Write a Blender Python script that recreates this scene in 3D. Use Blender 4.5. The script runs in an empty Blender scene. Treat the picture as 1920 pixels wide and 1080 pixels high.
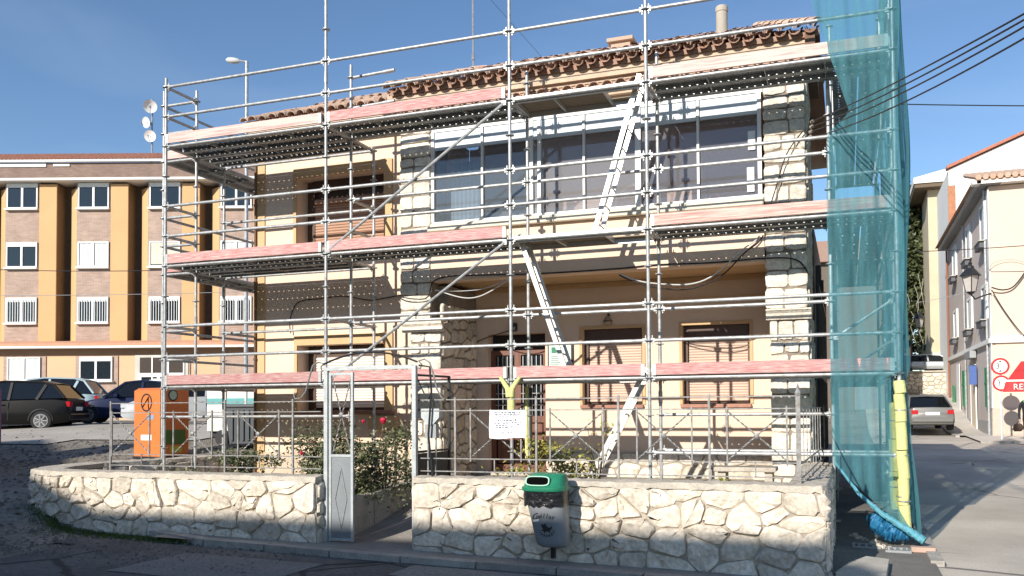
import bpy, math, random
from mathutils import Vector, Matrix
random.seed(7)
S = bpy.context.scene
COL = S.collection
R = math.radians
# ---------------------------------------------------------------- camera
cam_d = bpy.data.cameras.new('camera')
cam_d.sensor_width = 36
cam_d.lens = 1613.63 / 1920 * 36
cam_d.shift_x = (960 - 1025.55) / 1920
cam_d.shift_y = (715.55 - 540) / 1920
cam_d.clip_start = 0.1
cam_d.clip_end = 1500
cam = bpy.data.objects.new('camera', cam_d)
COL.objects.link(cam)
YAW, PIT, ROL = R(19.2292), R(1.7432), R(-0.4372)
_r = Vector((math.cos(YAW), math.sin(YAW), 0))
_f0 = Vector((-math.sin(YAW), math.cos(YAW), 0))
_u0 = Vector((0, 0, 1))
_fw = _f0 * math.cos(PIT) + _u0 * math.sin(PIT)
_up = _u0 * math.cos(PIT) - _f0 * math.sin(PIT)
_r2 = _r * math.cos(ROL) + _up * math.sin(ROL)
_u2 = _up * math.cos(ROL) - _r * math.sin(ROL)
CAM = Vector((10.635, -11.327, 1.699))
mw = Matrix.Identity(4)
for i in range(3):
    mw[i][0], mw[i][1], mw[i][2], mw[i][3] = _r2[i], _u2[i], -_fw[i], CAM[i]
cam.matrix_world = mw
S.camera = cam
# ---------------------------------------------------------------- sky and sun
SD = Vector((0.284, 1.0, -0.51)).normalized()
w = bpy.data.worlds.new('World')
S.world = w
w.use_nodes = True
nt = w.node_tree
nt.nodes.clear()
sky = nt.nodes.new('ShaderNodeTexSky')
sky.sky_type = 'NISHITA'
sky.sun_disc = False
sky.sun_elevation = math.asin(-SD.z)
sky.sun_rotation = math.atan2(-SD.x, -SD.y)
sky.altitude = 850
sky.air_density = 1.0
sky.dust_density = 0.1
sky.ozone_density = 2.6
bg = nt.nodes.new('ShaderNodeBackground')
bg.inputs[1].default_value = 0.118
wo = nt.nodes.new('ShaderNodeOutputWorld')
hs_ = nt.nodes.new('ShaderNodeHueSaturation')
hs_.inputs['Saturation'].default_value = 1.06
hs_.inputs['Value'].default_value = 1.0
nt.links.new(sky.outputs[0], hs_.inputs['Color'])
tcw = nt.nodes.new('ShaderNodeTexCoord'); mpw = nt.nodes.new('ShaderNodeMapping'); mpw.inputs['Scale'].default_value = (1.2, 1.2, 5.5); mpw.inputs['Rotation'].default_value = (.12, .22, .3)
nzw = nt.nodes.new('ShaderNodeTexNoise'); nzw.inputs['Scale'].default_value = 2.6; nzw.inputs['Detail'].default_value = 7; nzw.inputs['Distortion'].default_value = .6
mrw = nt.nodes.new('ShaderNodeMapRange'); mrw.inputs[1].default_value = .42; mrw.inputs[2].default_value = .80; mrw.inputs[3].default_value = 0; mrw.inputs[4].default_value = .10
mxw = nt.nodes.new('ShaderNodeMixRGB'); mxw.inputs[2].default_value = (5.2, 5.9, 6.8, 1)
nt.links.new(tcw.outputs['Generated'], mpw.inputs[0]); nt.links.new(mpw.outputs[0], nzw.inputs[0]); nt.links.new(nzw.outputs[0], mrw.inputs[0]); nt.links.new(mrw.outputs[0], mxw.inputs[0])
nt.links.new(hs_.outputs[0], mxw.inputs[1])
nt.links.new(mxw.outputs[0], bg.inputs[0])
nt.links.new(bg.outputs[0], wo.inputs[0])
sl = bpy.data.lights.new('sun', 'SUN')
sl.energy = 4.9
sl.angle = R(0.53)
sl.color = (1.0, 0.94, 0.85)
so = bpy.data.objects.new('sun', sl)
COL.objects.link(so)
so.rotation_euler = SD.to_track_quat('-Z', 'Y').to_euler()
so.location = (-10, -30, 30)
S.view_settings.view_transform = 'Standard'
S.view_settings.look = 'None'
S.view_settings.gamma = 1
S.view_settings.exposure = 0.39
S.view_settings.use_curve_mapping = False
S.cycles.max_bounces = 6
S.cycles.transparent_max_bounces = 24
S.cycles.caustics_reflective = False
S.cycles.caustics_refractive = False

# ---------------------------------------------------------------- helpers
class MB:
    def __init__(s):
        s.v = []; s.f = []
    def add(s, vs, fs):
        n = len(s.v)
        s.v += [tuple(p) for p in vs]
        s.f += [tuple(i + n for i in f) for f in fs]
        return s
    def box(s, x0, x1, y0, y1, z0, z1):
        if x0 > x1: x0, x1 = x1, x0
        if y0 > y1: y0, y1 = y1, y0
        if z0 > z1: z0, z1 = z1, z0
        return s.add([(x0,y0,z0),(x1,y0,z0),(x1,y1,z0),(x0,y1,z0),(x0,y0,z1),(x1,y0,z1),(x1,y1,z1),(x0,y1,z1)],
                     [(0,3,2,1),(4,5,6,7),(0,1,5,4),(1,2,6,5),(2,3,7,6),(3,0,4,7)])
    def bbox(s, x0, x1, y0, y1, z0, z1, b=0.01):
        # box with chamfered edges: three slabs hull made by 24 points
        vs = []; idx = {}
        X = (x0, x1); Y = (y0, y1); Z = (z0, z1)
        for i in (0,1):
            for j in (0,1):
                for k in (0,1):
                    sx, sy, sz = (1,-1)[i], (1,-1)[j], (1,-1)[k]
                    for a in range(3):
                        p = [X[i]+sx*b, Y[j]+sy*b, Z[k]+sz*b]
                        p[a] = (X[i], Y[j], Z[k])[a]
                        idx[(i,j,k,a)] = len(vs); vs.append(tuple(p))
        fs = []
        for a in range(3):
            o = [q for q in range(3) if q != a]
            for sd in (0,1):
                ring = []
                for (m,n) in ((0,0),(1,0),(1,1),(0,1)):
                    c = [0,0,0]; c[a]=sd; c[o[0]]=m; c[o[1]]=n
                    ring.append(idx[(c[0],c[1],c[2],a)])
                fs.append(tuple(ring))
        for a in range(3):
            o = [q for q in range(3) if q != a]
            for m in (0,1):
                for n in (0,1):
                    c0 = [0,0,0]; c1=[0,0,0]; c0[o[0]]=c1[o[0]]=m; c0[o[1]]=c1[o[1]]=n; c1[a]=1
                    fs.append((idx[(*c0,o[0])], idx[(*c1,o[0])], idx[(*c1,o[1])], idx[(*c0,o[1])]))
        for i in (0,1):
            for j in (0,1):
                for k in (0,1):
                    fs.append(tuple(idx[(i,j,k,a)] for a in range(3)))
        return s.add(vs, fs)
    def obox(s, c, ux, uy, uz):
        c, ux, uy, uz = map(Vector, (c, ux, uy, uz))
        vs = [c + a*ux + b*uy + d*uz for d in (-1,1) for a, b in ((-1,-1),(1,-1),(1,1),(-1,1))]
        return s.add(vs, [(0,3,2,1),(4,5,6,7),(0,1,5,4),(1,2,6,5),(2,3,7,6),(3,0,4,7)])
    def bar(s, p, q, wd, ht, up=(0,0,1)):
        p, q, up = Vector(p), Vector(q), Vector(up)
        d = (q-p)
        side = d.cross(up)
        if side.length < 1e-6: side = d.cross(Vector((1,0,0)))
        side.normalize(); u2 = side.cross(d).normalized()
        return s.obox((p+q)/2, d/2, side*wd/2, u2*ht/2)
    def tube(s, pts, r, n=8, cap=True):
        pts = [Vector(p) for p in pts]
        rr = r if isinstance(r, (list, tuple)) else [r]*len(pts)
        rings = []; prev = None
        for i, p in enumerate(pts):
            d = (pts[min(i+1,len(pts)-1)] - pts[max(i-1,0)])
            if d.length < 1e-9: d = Vector((0,0,1))
            d.normalize()
            if prev is None:
                a = d.cross(Vector((0,0,1)))
                if a.length < .05: a = d.cross(Vector((1,0,0)))
            else:
                a = prev - d*prev.dot(d)
                if a.length < 1e-4: a = d.cross(Vector((0,.3,1)))
            a.normalize(); b = d.cross(a); prev = a
            rings.append([p + (a*math.cos(2*math.pi*k/n) + b*math.sin(2*math.pi*k/n))*rr[i] for k in range(n)])
        vs = [q for g in rings for q in g]
        fs = [(i*n+k, i*n+(k+1)%n, (i+1)*n+(k+1)%n, (i+1)*n+k) for i in range(len(pts)-1) for k in range(n)]
        if cap:
            fs.append(tuple(range(n-1,-1,-1))); fs.append(tuple((len(pts)-1)*n+k for k in range(n)))
        return s.add(vs, fs)
    def prism(s, poly, fn, a, b):
        # poly: 2-D points, fn(u, v, t) -> 3-D point, between t=a and t=b
        n = len(poly)
        vs = [fn(u, v, a) for u, v in poly] + [fn(u, v, b) for u, v in poly]
        return s.add(vs, [tuple(range(n-1,-1,-1)), tuple(range(n, 2*n))] + [(i,(i+1)%n,n+(i+1)%n,n+i) for i in range(n)])
    def lathe(s, c, prof, n=16, ax=(0,0,1)):
        c = Vector(c); ax = Vector(ax).normalized()
        a = ax.cross(Vector((1,0,0)))
        if a.length < .1: a = ax.cross(Vector((0,1,0)))
        a.normalize(); b = ax.cross(a)
        vs = [c + ax*h + (a*math.cos(2*math.pi*k/n)+b*math.sin(2*math.pi*k/n))*r for r, h in prof for k in range(n)]
        m = len(prof)
        fs = [(i*n+k, i*n+(k+1)%n, (i+1)*n+(k+1)%n, (i+1)*n+k) for i in range(m-1) for k in range(n)]
        fs += [tuple(range(n-1,-1,-1)), tuple((m-1)*n+k for k in range(n))]
        return s.add(vs, fs)
    def grid(s, fn, nu, nv):
        vs = [fn(i/nu, j/nv) for j in range(nv+1) for i in range(nu+1)]
        return s.add(vs, [(j*(nu+1)+i, j*(nu+1)+i+1, (j+1)*(nu+1)+i+1, (j+1)*(nu+1)+i) for j in range(nv) for i in range(nu)])

ORG = {}
def mesh(name, mb, mat, org=(0,0,0), smooth=False):
    ox, oy, oz = org
    me = bpy.data.meshes.new(name)
    me.from_pydata([(x-ox, y-oy, z-oz) for x, y, z in mb.v], [], mb.f)
    if mat: me.materials.append(mat)
    if smooth:
        me.polygons.foreach_set('use_smooth', [True]*len(me.polygons))
        try: me.set_sharp_from_angle(angle=R(40))
        except Exception: pass
    me.update()
    return me
def link(name, me, parent=None, loc=(0,0,0), rz=0):
    o = bpy.data.objects.new(name, me)
    o.location = loc
    if rz: o.rotation_euler = (0,0,rz)
    if parent is not None: o.parent = parent
    COL.objects.link(o)
    return o
def tag(o, label=None, cat=None, group=None, kind=None):
    if label: o['label'] = label
    if cat: o['category'] = cat
    if group: o['group'] = group
    if kind: o['kind'] = kind
    return o
def thing(name, label, cat, base=(0,0,0), rz=0, group=None):
    o = link(name, None, None, base, rz)
    o.empty_display_size = .2
    ORG[o.name] = Vector((0,0,0)) if rz else Vector(base)
    return tag(o, label, cat, group)
def part(par, name, mb, mat, smooth=False, label=None, kind=None):
    org = ORG[par.name]
    o = link(name, mesh(name, mb, mat, org, smooth), par)
    ORG[o.name] = org
    return tag(o, label, None, None, kind)
def solo(name, mb, mat, label, cat, smooth=False, group=None):
    c = Vector(mb.v[0])
    n = len(mb.v)
    c = Vector((sum(p[0] for p in mb.v)/n, sum(p[1] for p in mb.v)/n, min(p[2] for p in mb.v)))
    o = link(name, mesh(name, mb, mat, c, smooth), None, c)
    ORG[o.name] = c
    return tag(o, label, cat, group)
def struct(name, mb, mat, smooth=False, kind='structure'):
    o = link(name, mesh(name, mb, mat, (0,0,0), smooth)); ORG[o.name] = Vector((0,0,0))
    return tag(o, kind=kind)
def text_mb(txt, size, fn):
    cu = bpy.data.curves.new('t', 'FONT'); cu.body = txt; cu.size = size; cu.resolution_u = 2
    cu.align_x = 'CENTER'; cu.align_y = 'CENTER'
    ob = bpy.data.objects.new('t', cu); COL.objects.link(ob)
    bpy.context.view_layer.update()
    me = bpy.data.meshes.new_from_object(ob.evaluated_get(bpy.context.evaluated_depsgraph_get()))
    mb = MB(); mb.add([fn(v.co.x, v.co.y) for v in me.vertices], [tuple(p.vertices) for p in me.polygons])
    bpy.data.objects.remove(ob); bpy.data.meshes.remove(me); bpy.data.curves.remove(cu)
    return mb
def copy_tree(o, parent=None):
    c = o.copy(); COL.objects.link(c); c.parent = parent
    for ch in list(o.children): copy_tree(ch, c)
    return c

# ---------------------------------------------------------------- materials
MATS = {}
def mat(name, col, rough=.8, metal=0., var=.12, scale=3., col2=None, mix=.5, bump=0., bscale=40., rnd=0., stretch=None, spec=None, fine=0.):
    if name in MATS: return MATS[name]
    m = bpy.data.materials.new(name); m.use_nodes = True
    t = m.node_tree; N = t.nodes; L = t.links
    p = N['Principled BSDF']
    p.inputs['Roughness'].default_value = rough
    p.inputs['Metallic'].default_value = metal
    if spec is not None: p.inputs['Specular IOR Level'].default_value = spec
    tc = N.new('ShaderNodeTexCoord')
    mp = N.new('ShaderNodeMapping'); L.new(tc.outputs['Object'], mp.inputs[0])
    if stretch: mp.inputs['Scale'].default_value = stretch
    nz = N.new('ShaderNodeTexNoise'); nz.inputs['Scale'].default_value = scale; nz.inputs['Detail'].default_value = 6; nz.inputs['Roughness'].default_value = .62
    L.new(mp.outputs[0], nz.inputs[0])
    rp = N.new('ShaderNodeValToRGB')
    c1 = col; c2 = col2 or tuple(c*(1-var) for c in col)
    rp.color_ramp.elements[0].color = (*c2, 1); rp.color_ramp.elements[1].color = (*c1, 1)
    rp.color_ramp.elements[0].position = mix-.16; rp.color_ramp.elements[1].position = mix+.16
    L.new(nz.outputs[0], rp.inputs[0])
    out = rp.outputs[0]
    if fine:
        n3 = N.new('ShaderNodeTexNoise'); n3.inputs['Scale'].default_value = bscale*1.7; n3.inputs['Detail'].default_value = 3
        L.new(mp.outputs[0], n3.inputs[0])
        mr = N.new('ShaderNodeMapRange'); mr.inputs[1].default_value=.3; mr.inputs[2].default_value=.7; mr.inputs[3].default_value = 1-fine; mr.inputs[4].default_value = 1+fine
        L.new(n3.outputs[0], mr.inputs[0])
        hs = N.new('ShaderNodeVectorMath'); hs.operation = 'SCALE'; L.new(out, hs.inputs[0]); L.new(mr.outputs[0], hs.inputs['Scale']); out = hs.outputs[0]
    if rnd:
        oi = N.new('ShaderNodeObjectInfo')
        mr = N.new('ShaderNodeMapRange'); mr.inputs[3].default_value = 1-rnd; mr.inputs[4].default_value = 1+rnd*.6
        L.new(oi.outputs['Random'], mr.inputs[0])
        hs = N.new('ShaderNodeVectorMath'); hs.operation = 'SCALE'; L.new(out, hs.inputs[0]); L.new(mr.outputs[0], hs.inputs['Scale']); out = hs.outputs[0]
    L.new(out, p.inputs['Base Color'])
    if bump:
        n2 = N.new('ShaderNodeTexNoise'); n2.inputs['Scale'].default_value = bscale; n2.inputs['Detail'].default_value = 5
        L.new(mp.outputs[0], n2.inputs[0])
        b = N.new('ShaderNodeBump'); b.inputs['Strength'].default_value = bump; b.inputs['Distance'].default_value = .02
        L.new(n2.outputs[0], b.inputs['Height']); L.new(b.outputs[0], p.inputs['Normal'])
    MATS[name] = m
    return m
def wave_mat(name, col, col2, scale, axis='Z', rough=.7, bump=.0, rnd=0.):
    m = mat(name, col, rough, var=.1, rnd=rnd)
    return m
def glass_mat(name, tint=(.55,.62,.66), rough=.02, opac=.25, dark=(.02,.03,.035)):
    if name in MATS: return MATS[name]
    m = bpy.data.materials.new(name); m.use_nodes = True
    t = m.node_tree; N = t.nodes; L = t.links; N.clear()
    o = N.new('ShaderNodeOutputMaterial')
    tr = N.new('ShaderNodeBsdfTransparent'); tr.inputs[0].default_value = (*tint, 1)
    gl = N.new('ShaderNodeBsdfGlossy'); gl.inputs['Roughness'].default_value = rough; gl.inputs[0].default_value = (1,1,1,1)
    df = N.new('ShaderNodeBsdfDiffuse'); df.inputs[0].default_value = (*dark, 1)
    fr = N.new('ShaderNodeFresnel'); fr.inputs[0].default_value = 1.55
    ml = N.new('ShaderNodeMath'); ml.operation = 'MULTIPLY_ADD'; ml.inputs[1].default_value = .75; ml.inputs[2].default_value = .005
    m0 = N.new('ShaderNodeMixShader'); m0.inputs[0].default_value = opac
    L.new(tr.outputs[0], m0.inputs[1]); L.new(df.outputs[0], m0.inputs[2])
    m1 = N.new('ShaderNodeMixShader')
    L.new(fr.outputs[0], ml.inputs[0]); L.new(ml.outputs[0], m1.inputs[0]); L.new(m0.outputs[0], m1.inputs[1]); L.new(gl.outputs[0], m1.inputs[2])
    L.new(m1.outputs[0], o.inputs[0])
    MATS[name] = m
    return m

CREAM = mat('cream_render', (.80,.61,.465), .9, var=.10, scale=1.1, bump=.10, bscale=60, col2=(.75,.565,.42), fine=.03)
OCHRE = mat('ochre_render', (.64,.43,.23), .9, var=.1, scale=1.5, bump=.06)
PORCHW = mat('porch_render', (.79,.605,.46), .9, var=.08, scale=1.2, bump=.05)
STONE = mat('limestone', (.78,.71,.60), .92, var=.25, scale=7, col2=(.60,.52,.42), mix=.42, bump=1.0, bscale=16, rnd=.16, fine=.16)
STONE_G = mat('rubble_stone', (.75,.66,.54), .92, var=.25, scale=7, col2=(.54,.46,.36), mix=.44, bump=1.0, bscale=14, rnd=.24, fine=.2)
MORTAR = mat('mortar', (.47,.41,.33), .95, var=.3, scale=8, bump=.6, bscale=40)
MORTAR_D = mat('dark_mortar', (.30,.25,.20), .95, var=.3, scale=8, bump=.5, bscale=40)
COPING = mat('coping_cement', (.56,.50,.41), .93, var=.3, scale=5, bump=.6, bscale=30, fine=.12)
GALV = mat('galvanised_tube', (.52,.535,.54), .42, .35, var=.3, scale=14, col2=(.33,.325,.31), bump=.1, bscale=60, rnd=.08)
GALV_D = mat('galvanised_fitting', (.40,.41,.415), .45, .5, var=.3, scale=14)
ALU = mat('aluminium', (.66,.66,.63), .35, .4, var=.1, scale=6)
TOE_R = mat('red_toe_board', (.47,.185,.18), .8, scale=3.2, col2=(.60,.45,.40), mix=.47, stretch=(1.6,6,30), bump=.2, bscale=30, rnd=.15, fine=.12)
def tight(m, a, b):
    r_ = [n for n in m.node_tree.nodes if n.type == 'VALTORGB'][0]; r_.color_ramp.elements[0].position = a; r_.color_ramp.elements[1].position = b; return m
TOE_P = mat('faded_toe_board', (.66,.50,.44), .85, scale=1.4, col2=(.60,.30,.27), mix=.40, stretch=(1.2,6,30), bump=.2, bscale=30, rnd=.1, fine=.12)
tight(TOE_R, .38, .58); tight(TOE_P, .36, .50)
DECKW = mat('plywood_deck', (.30,.24,.17), .8, scale=3, col2=(.22,.18,.13), stretch=(1,8,8))
WOOD = mat('weathered_plank', (.33,.25,.17), .85, scale=3, col2=(.2,.15,.1), stretch=(1,9,9), bump=.3)
RED_W = mat('door_wood', (.20,.075,.045), .5, scale=3, col2=(.12,.045,.028), stretch=(8,8,1))
BLIND_B = mat('brown_roller_blind', (.46,.27,.18), .6, var=.12, scale=2)
BLIND_P = mat('pink_roller_blind', (.64,.47,.37), .6, var=.08, scale=2)
BLIND_W = mat('white_roller_blind', (.78,.70,.62), .6, var=.06, scale=2)
DARKWOOD = mat('dark_shutter_box', (.10,.055,.035), .5, var=.3, scale=6)
SILL = mat('clay_sill', (.42,.21,.15), .75, var=.25, scale=9, rnd=.15)
TILE = mat('clay_tile', (.62,.36,.24), .9, scale=5, col2=(.56,.46,.36), mix=.50, bump=.5, bscale=25, rnd=.28, fine=.15)
TILE_D = mat('old_clay_tile', (.46,.26,.18), .9, scale=5, col2=(.42,.33,.26), mix=.45, bump=.5, bscale=25, rnd=.25)
WHITE = mat('white_paint', (.80,.80,.77), .5, var=.06, scale=3)
WHITE_W = mat('white_wall', (.80,.79,.75), .9, var=.06, scale=.5)
PANELW = mat('white_blind_panel', (.62,.68,.69), .6, var=.06, scale=2)
GREYM = mat('grey_painted_steel', (.33,.34,.34), .5, .2, var=.15, scale=6, bump=.1)
IRON = mat('railing_iron', (.33,.335,.33), .55, .3, var=.35, scale=18, col2=(.17,.15,.13))
BLACK = mat('black_plastic', (.02,.02,.022), .5, var=.2)
BLACKM = mat('black_metal', (.025,.027,.03), .45, .3, var=.2)
CABLE = mat('black_cable', (.018,.018,.02), .6, var=.1)
CABLE_W = mat('pale_cable', (.62,.62,.6), .6, var=.1)
GLASS = glass_mat('gallery_glass', (.96,.96,.96), opac=.33, dark=(.50,.49,.50))
DGLASS = glass_mat('dark_window_glass', (.35,.42,.47), opac=.30, dark=(.05,.07,.09))
CGLASS = glass_mat('car_glass', (.12,.15,.16), opac=.6, dark=(.01,.012,.014))

# ---------------------------------------------------------------- ground
def ss(a, b, x):
    t = max(0., min(1., (x-a)/(b-a))); return t*t*(3-2*t)
def gz(x, y):
    street = .016*max(0., y) + 1.55*ss(27, 43, y)
    front = .018*(8-max(0., min(16., x)))
    a = ss(1.0, -3.0, x)
    lot = min(.095*max(0., y+2), 1.12)
    k = ss(0, 4, y)
    base = front*(1-k) + street*k
    return base*(1-a) + (lot+.12)*a +.34*math.exp(-((x+.25)**2/.9+(y+2.2)**2/1.3))
def sheet(name, xs, ys, dz, m, kind='structure', inside=None, jit=0):
    mb = MB(); nx, ny = len(xs), len(ys)
    for y in ys:
        for x in xs: mb.v.append((x, y, gz(x, y)+dz+(random.uniform(-jit, jit) if jit else 0)))
    for j in range(ny-1):
        for i in range(nx-1):
            if inside and not inside((xs[i]+xs[i+1])/2, (ys[j]+ys[j+1])/2): continue
            mb.f.append((j*nx+i, j*nx+i+1, (j+1)*nx+i+1, (j+1)*nx+i))
    return struct(name, mb, m, True, kind)
def rng(a, b, st):
    n = max(1, round((b-a)/st)); return [a+(b-a)*i/n for i in range(n+1)]
GX = [-400,-200,-120,-80,-60,-50]+rng(-45,-6,1.5)+rng(-5.5,17,.5)+rng(18.5,40,1.5)+[50,70,110,200,400]
GY = [-300,-120,-60,-40]+rng(-30,-6,1.5)+rng(-5.5,6,.5)+rng(7,50,1.0)+[55,65,80,120,200,400,800]
def ground_mat():
    m = mat('dusty_ground', (.25,.22,.18), .95, scale=.8, col2=(.13,.115,.095), mix=.5, bump=1.0, bscale=9, fine=.35)
    return m
struct_ground = sheet('ground', GX, GY, 0, ground_mat())
def cracks(m, sc, wd, dark, dist=.35):
    t = m.node_tree; N = t.nodes; L = t.links; p = N['Principled BSDF']
    src = p.inputs['Base Color'].links[0].from_socket
    tc = N.new('ShaderNodeTexCoord'); nz = N.new('ShaderNodeTexNoise'); nz.inputs['Scale'].default_value = sc*2.5; nz.inputs['Detail'].default_value = 5
    L.new(tc.outputs['Object'], nz.inputs[0])
    mx = N.new('ShaderNodeVectorMath'); mx.operation = 'MULTIPLY_ADD'; mx.inputs[1].default_value = (dist,dist,0); L.new(nz.outputs['Color'], mx.inputs[0]); L.new(tc.outputs['Object'], mx.inputs[2])
    vo = N.new('ShaderNodeTexVoronoi'); vo.feature = 'DISTANCE_TO_EDGE'; vo.inputs['Scale'].default_value = sc; L.new(mx.outputs[0], vo.inputs['Vector'])
    n2 = N.new('ShaderNodeTexNoise'); n2.inputs['Scale'].default_value = sc*.9; L.new(tc.outputs['Object'], n2.inputs[0])
    a = N.new('ShaderNodeMapRange'); a.inputs[1].default_value = wd*.4; a.inputs[2].default_value = wd; a.inputs[3].default_value = 1; a.inputs[4].default_value = 0; L.new(vo.outputs['Distance'], a.inputs[0])
    g = N.new('ShaderNodeMapRange'); g.inputs[1].default_value = .48; g.inputs[2].default_value = .56; L.new(n2.outputs[0], g.inputs[0])
    ml = N.new('ShaderNodeMath'); ml.operation = 'MULTIPLY'; L.new(a.outputs[0], ml.inputs[0]); L.new(g.outputs[0], ml.inputs[1])
    # broad stains as well
    n3 = N.new('ShaderNodeTexNoise'); n3.inputs['Scale'].default_value = .35; n3.inputs['Detail'].default_value = 4; L.new(tc.outputs['Object'], n3.inputs[0])
    st = N.new('ShaderNodeMapRange'); st.inputs[1].default_value = .35; st.inputs[2].default_value = .65; st.inputs[3].default_value = .82; st.inputs[4].default_value = 1.12; L.new(n3.outputs[0], st.inputs[0])
    v = N.new('ShaderNodeVectorMath'); v.operation = 'SCALE'; L.new(src, v.inputs[0]); L.new(st.outputs[0], v.inputs['Scale'])
    m1 = N.new('ShaderNodeMixRGB'); L.new(ml.outputs[0], m1.inputs[0]); L.new(v.outputs[0], m1.inputs[1]); m1.inputs[2].default_value = (*dark,1)
    L.new(m1.outputs[0], p.inputs['Base Color'])
    return m
ASPH = mat('worn_asphalt', (.15,.14,.13), .93, scale=1.3, col2=(.075,.07,.068), mix=.52, bump=.9, bscale=14, fine=.30)
def conc_mat():
    m = mat('pale_street_concrete', (.52,.465,.39), .93, scale=.9, col2=(.43,.38,.315), mix=.48, bump=.5, bscale=30, fine=.10)
    return m
CONC = cracks(conc_mat(), .28, .010, (.16,.14,.12))
cracks(ASPH, .55, .02, (.02,.02,.02))
sheet('road', rng(-6,10.8,.4), rng(-16,-3.1,.4), .02, ASPH, inside=lambda x, y: x > 1.6-(y+3.1)*.35 or y < -4.6)
def street_in(x, y):
    return True
sheet('street', rng(10.8,11.5,.35)+rng(12,24,.5), rng(-16,-3,.5)+rng(-2.5,44,.5), .028, CONC, inside=lambda x, y: not (x < 11.5 and y > -1.6) and not(x > 15.9 and y > 25.4))
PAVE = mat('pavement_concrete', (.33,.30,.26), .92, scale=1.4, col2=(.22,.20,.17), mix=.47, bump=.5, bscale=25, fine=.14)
# pavement strip between the kerb and the low walls, and round the corner of the house
sheet('pavement', rng(2.6,10.7,.3), rng(-2.96,-2.3,.22), .07, PAVE)
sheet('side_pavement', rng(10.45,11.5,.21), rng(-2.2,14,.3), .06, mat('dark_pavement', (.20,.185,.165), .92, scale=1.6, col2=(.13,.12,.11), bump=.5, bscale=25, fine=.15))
for i, (x0, x1, y0, y1) in enumerate(((3.6,5.4,-4.6,-3.5),(6.3,8.9,-3.75,-3.2),(9.1,10.2,-4.3,-3.4))):
    sheet('road_patch', rng(x0,x1,.3), rng(y0,y1,.25), .026, mat('patch_asphalt_%s' % 'abc'[i], ((.20,.19,.175),(.24,.225,.205),(.10,.095,.09))[i], .93, scale=3, bump=.6, bscale=18, fine=.25))
# kerb stones
kerb = link('kerb', None); ORG[kerb.name] = Vector((0,0,0)); kerb['kind'] = 'structure'
KERB = mat('kerb_stone', (.40,.37,.33), .9, scale=6, col2=(.28,.26,.23), bump=.6, bscale=25, rnd=.15, fine=.12)
def kerb_run(pts, wdt=.14, ln=.95):
    for (a, b) in zip(pts[:-1], pts[1:]):
        a, b = Vector(a), Vector(b); n = max(1, round((b-a).length/ln))
        for i in range(n):
            p = a.lerp(b, (i+.012)/n); q = a.lerp(b, (i+1-.012)/n)
            z = gz((p.x+q.x)/2, (p.y+q.y)/2)
            pz = Vector((p.x, p.y, gz(p.x, p.y)+.025)); qz = Vector((q.x, q.y, gz(q.x, q.y)+.025+random.uniform(-.006,.006)))
            mb = MB(); mb.bar(pz, qz, wdt+random.uniform(-.012,.012), .13)
            part(kerb, 'kerb_stone', mb, KERB)
kerb_run([(2.3,-2.62),(3.4,-2.93),(5.2,-3.03),(10.5,-3.05),(10.78,-2.9),(10.95,-2.5)])
kerb_run([(11.52,-1.2),(11.55,14)], ln=1.1)
# right-hand pavement along the cream house across the street
sheet('far_pavement', rng(14.7,15.9,.4), rng(25.4,44,.8), .10, mat('far_paving', (.58,.53,.46), .9, scale=1.5, col2=(.48,.44,.38), bump=.3))
sheet('plaza_pavement', rng(14.9,24,.7), rng(21.5,25.4,.65), .10, MATS['far_paving'])
fk = link('far_kerb', None); ORG[fk.name] = Vector((0,0,0)); fk['kind'] = 'structure'
for i in range(18):
    y0 = 25.4+i; mb = MB(); mb.bar((14.64,y0+.01,gz(14.64,y0)+.05), (14.64,y0+.99,gz(14.64,y0+1)+.05), .15, .12); part(fk, 'kerb_stone', mb, KERB)
for i in range(9):
    x0 = 14.9+i; mb = MB(); mb.bar((x0+.01,21.42,gz(x0,21.4)+.05), (x0+.99,21.42,gz(x0+1,21.4)+.05), .15, .12); part(fk, 'kerb_stone', mb, KERB)
# car park on the left
LOT = mat('car_park_asphalt', (.42,.385,.335), .92, scale=.6, col2=(.33,.30,.26), bump=.4, bscale=20, fine=.15)
sheet('car_park', rng(-46,-5,1.0), rng(5.5,34,.9), .03, LOT, inside=lambda x, y: y > 6.0 or x < -9)
GRAV = mat('gravel', (.19,.17,.15), .95, scale=6, col2=(.09,.08,.072), bump=1., bscale=18, rnd=.2, fine=.3)
# ---------------------------------------------------------------- stones on a wall face
class Path:
    def __init__(s, pts):
        s.p = [Vector(q) for q in pts]; s.L = [0]
        for a, b in zip(s.p[:-1], s.p[1:]): s.L.append(s.L[-1]+(b-a).length)
        s.len = s.L[-1]
    def at(s, u, off=0.):
        i = 0
        while i < len(s.p)-2 and u > s.L[i+1]: i += 1
        d = (s.p[i+1]-s.p[i]).normalized()
        q = s.p[i]+d*(u-s.L[i])
        n = Vector((d.y, -d.x))
        return q+n*off
    def offset(s, off):
        out = []
        for i, q in enumerate(s.p):
            ns = []
            if i > 0: d = (s.p[i]-s.p[i-1]).normalized(); ns.append(Vector((d.y,-d.x)))
            if i < len(s.p)-1: d = (s.p[i+1]-s.p[i]).normalized(); ns.append(Vector((d.y,-d.x)))
            n = sum(ns, Vector((0,0))); n.normalize(); k = 1/max(.4, n.dot(ns[0]))
            out.append(q+n*off*k)
        return out
def clip(poly, px, py, nx, ny):
    out = []
    for i in range(len(poly)):
        a, b = poly[i], poly[(i+1)%len(poly)]
        da = (a[0]-px)*nx+(a[1]-py)*ny; db = (b[0]-px)*nx+(b[1]-py)*ny
        if da <= 0: out.append(a)
        if da*db < 0:
            t = da/(da-db); out.append((a[0]+(b[0]-a[0])*t, a[1]+(b[1]-a[1])*t))
    return out
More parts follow.
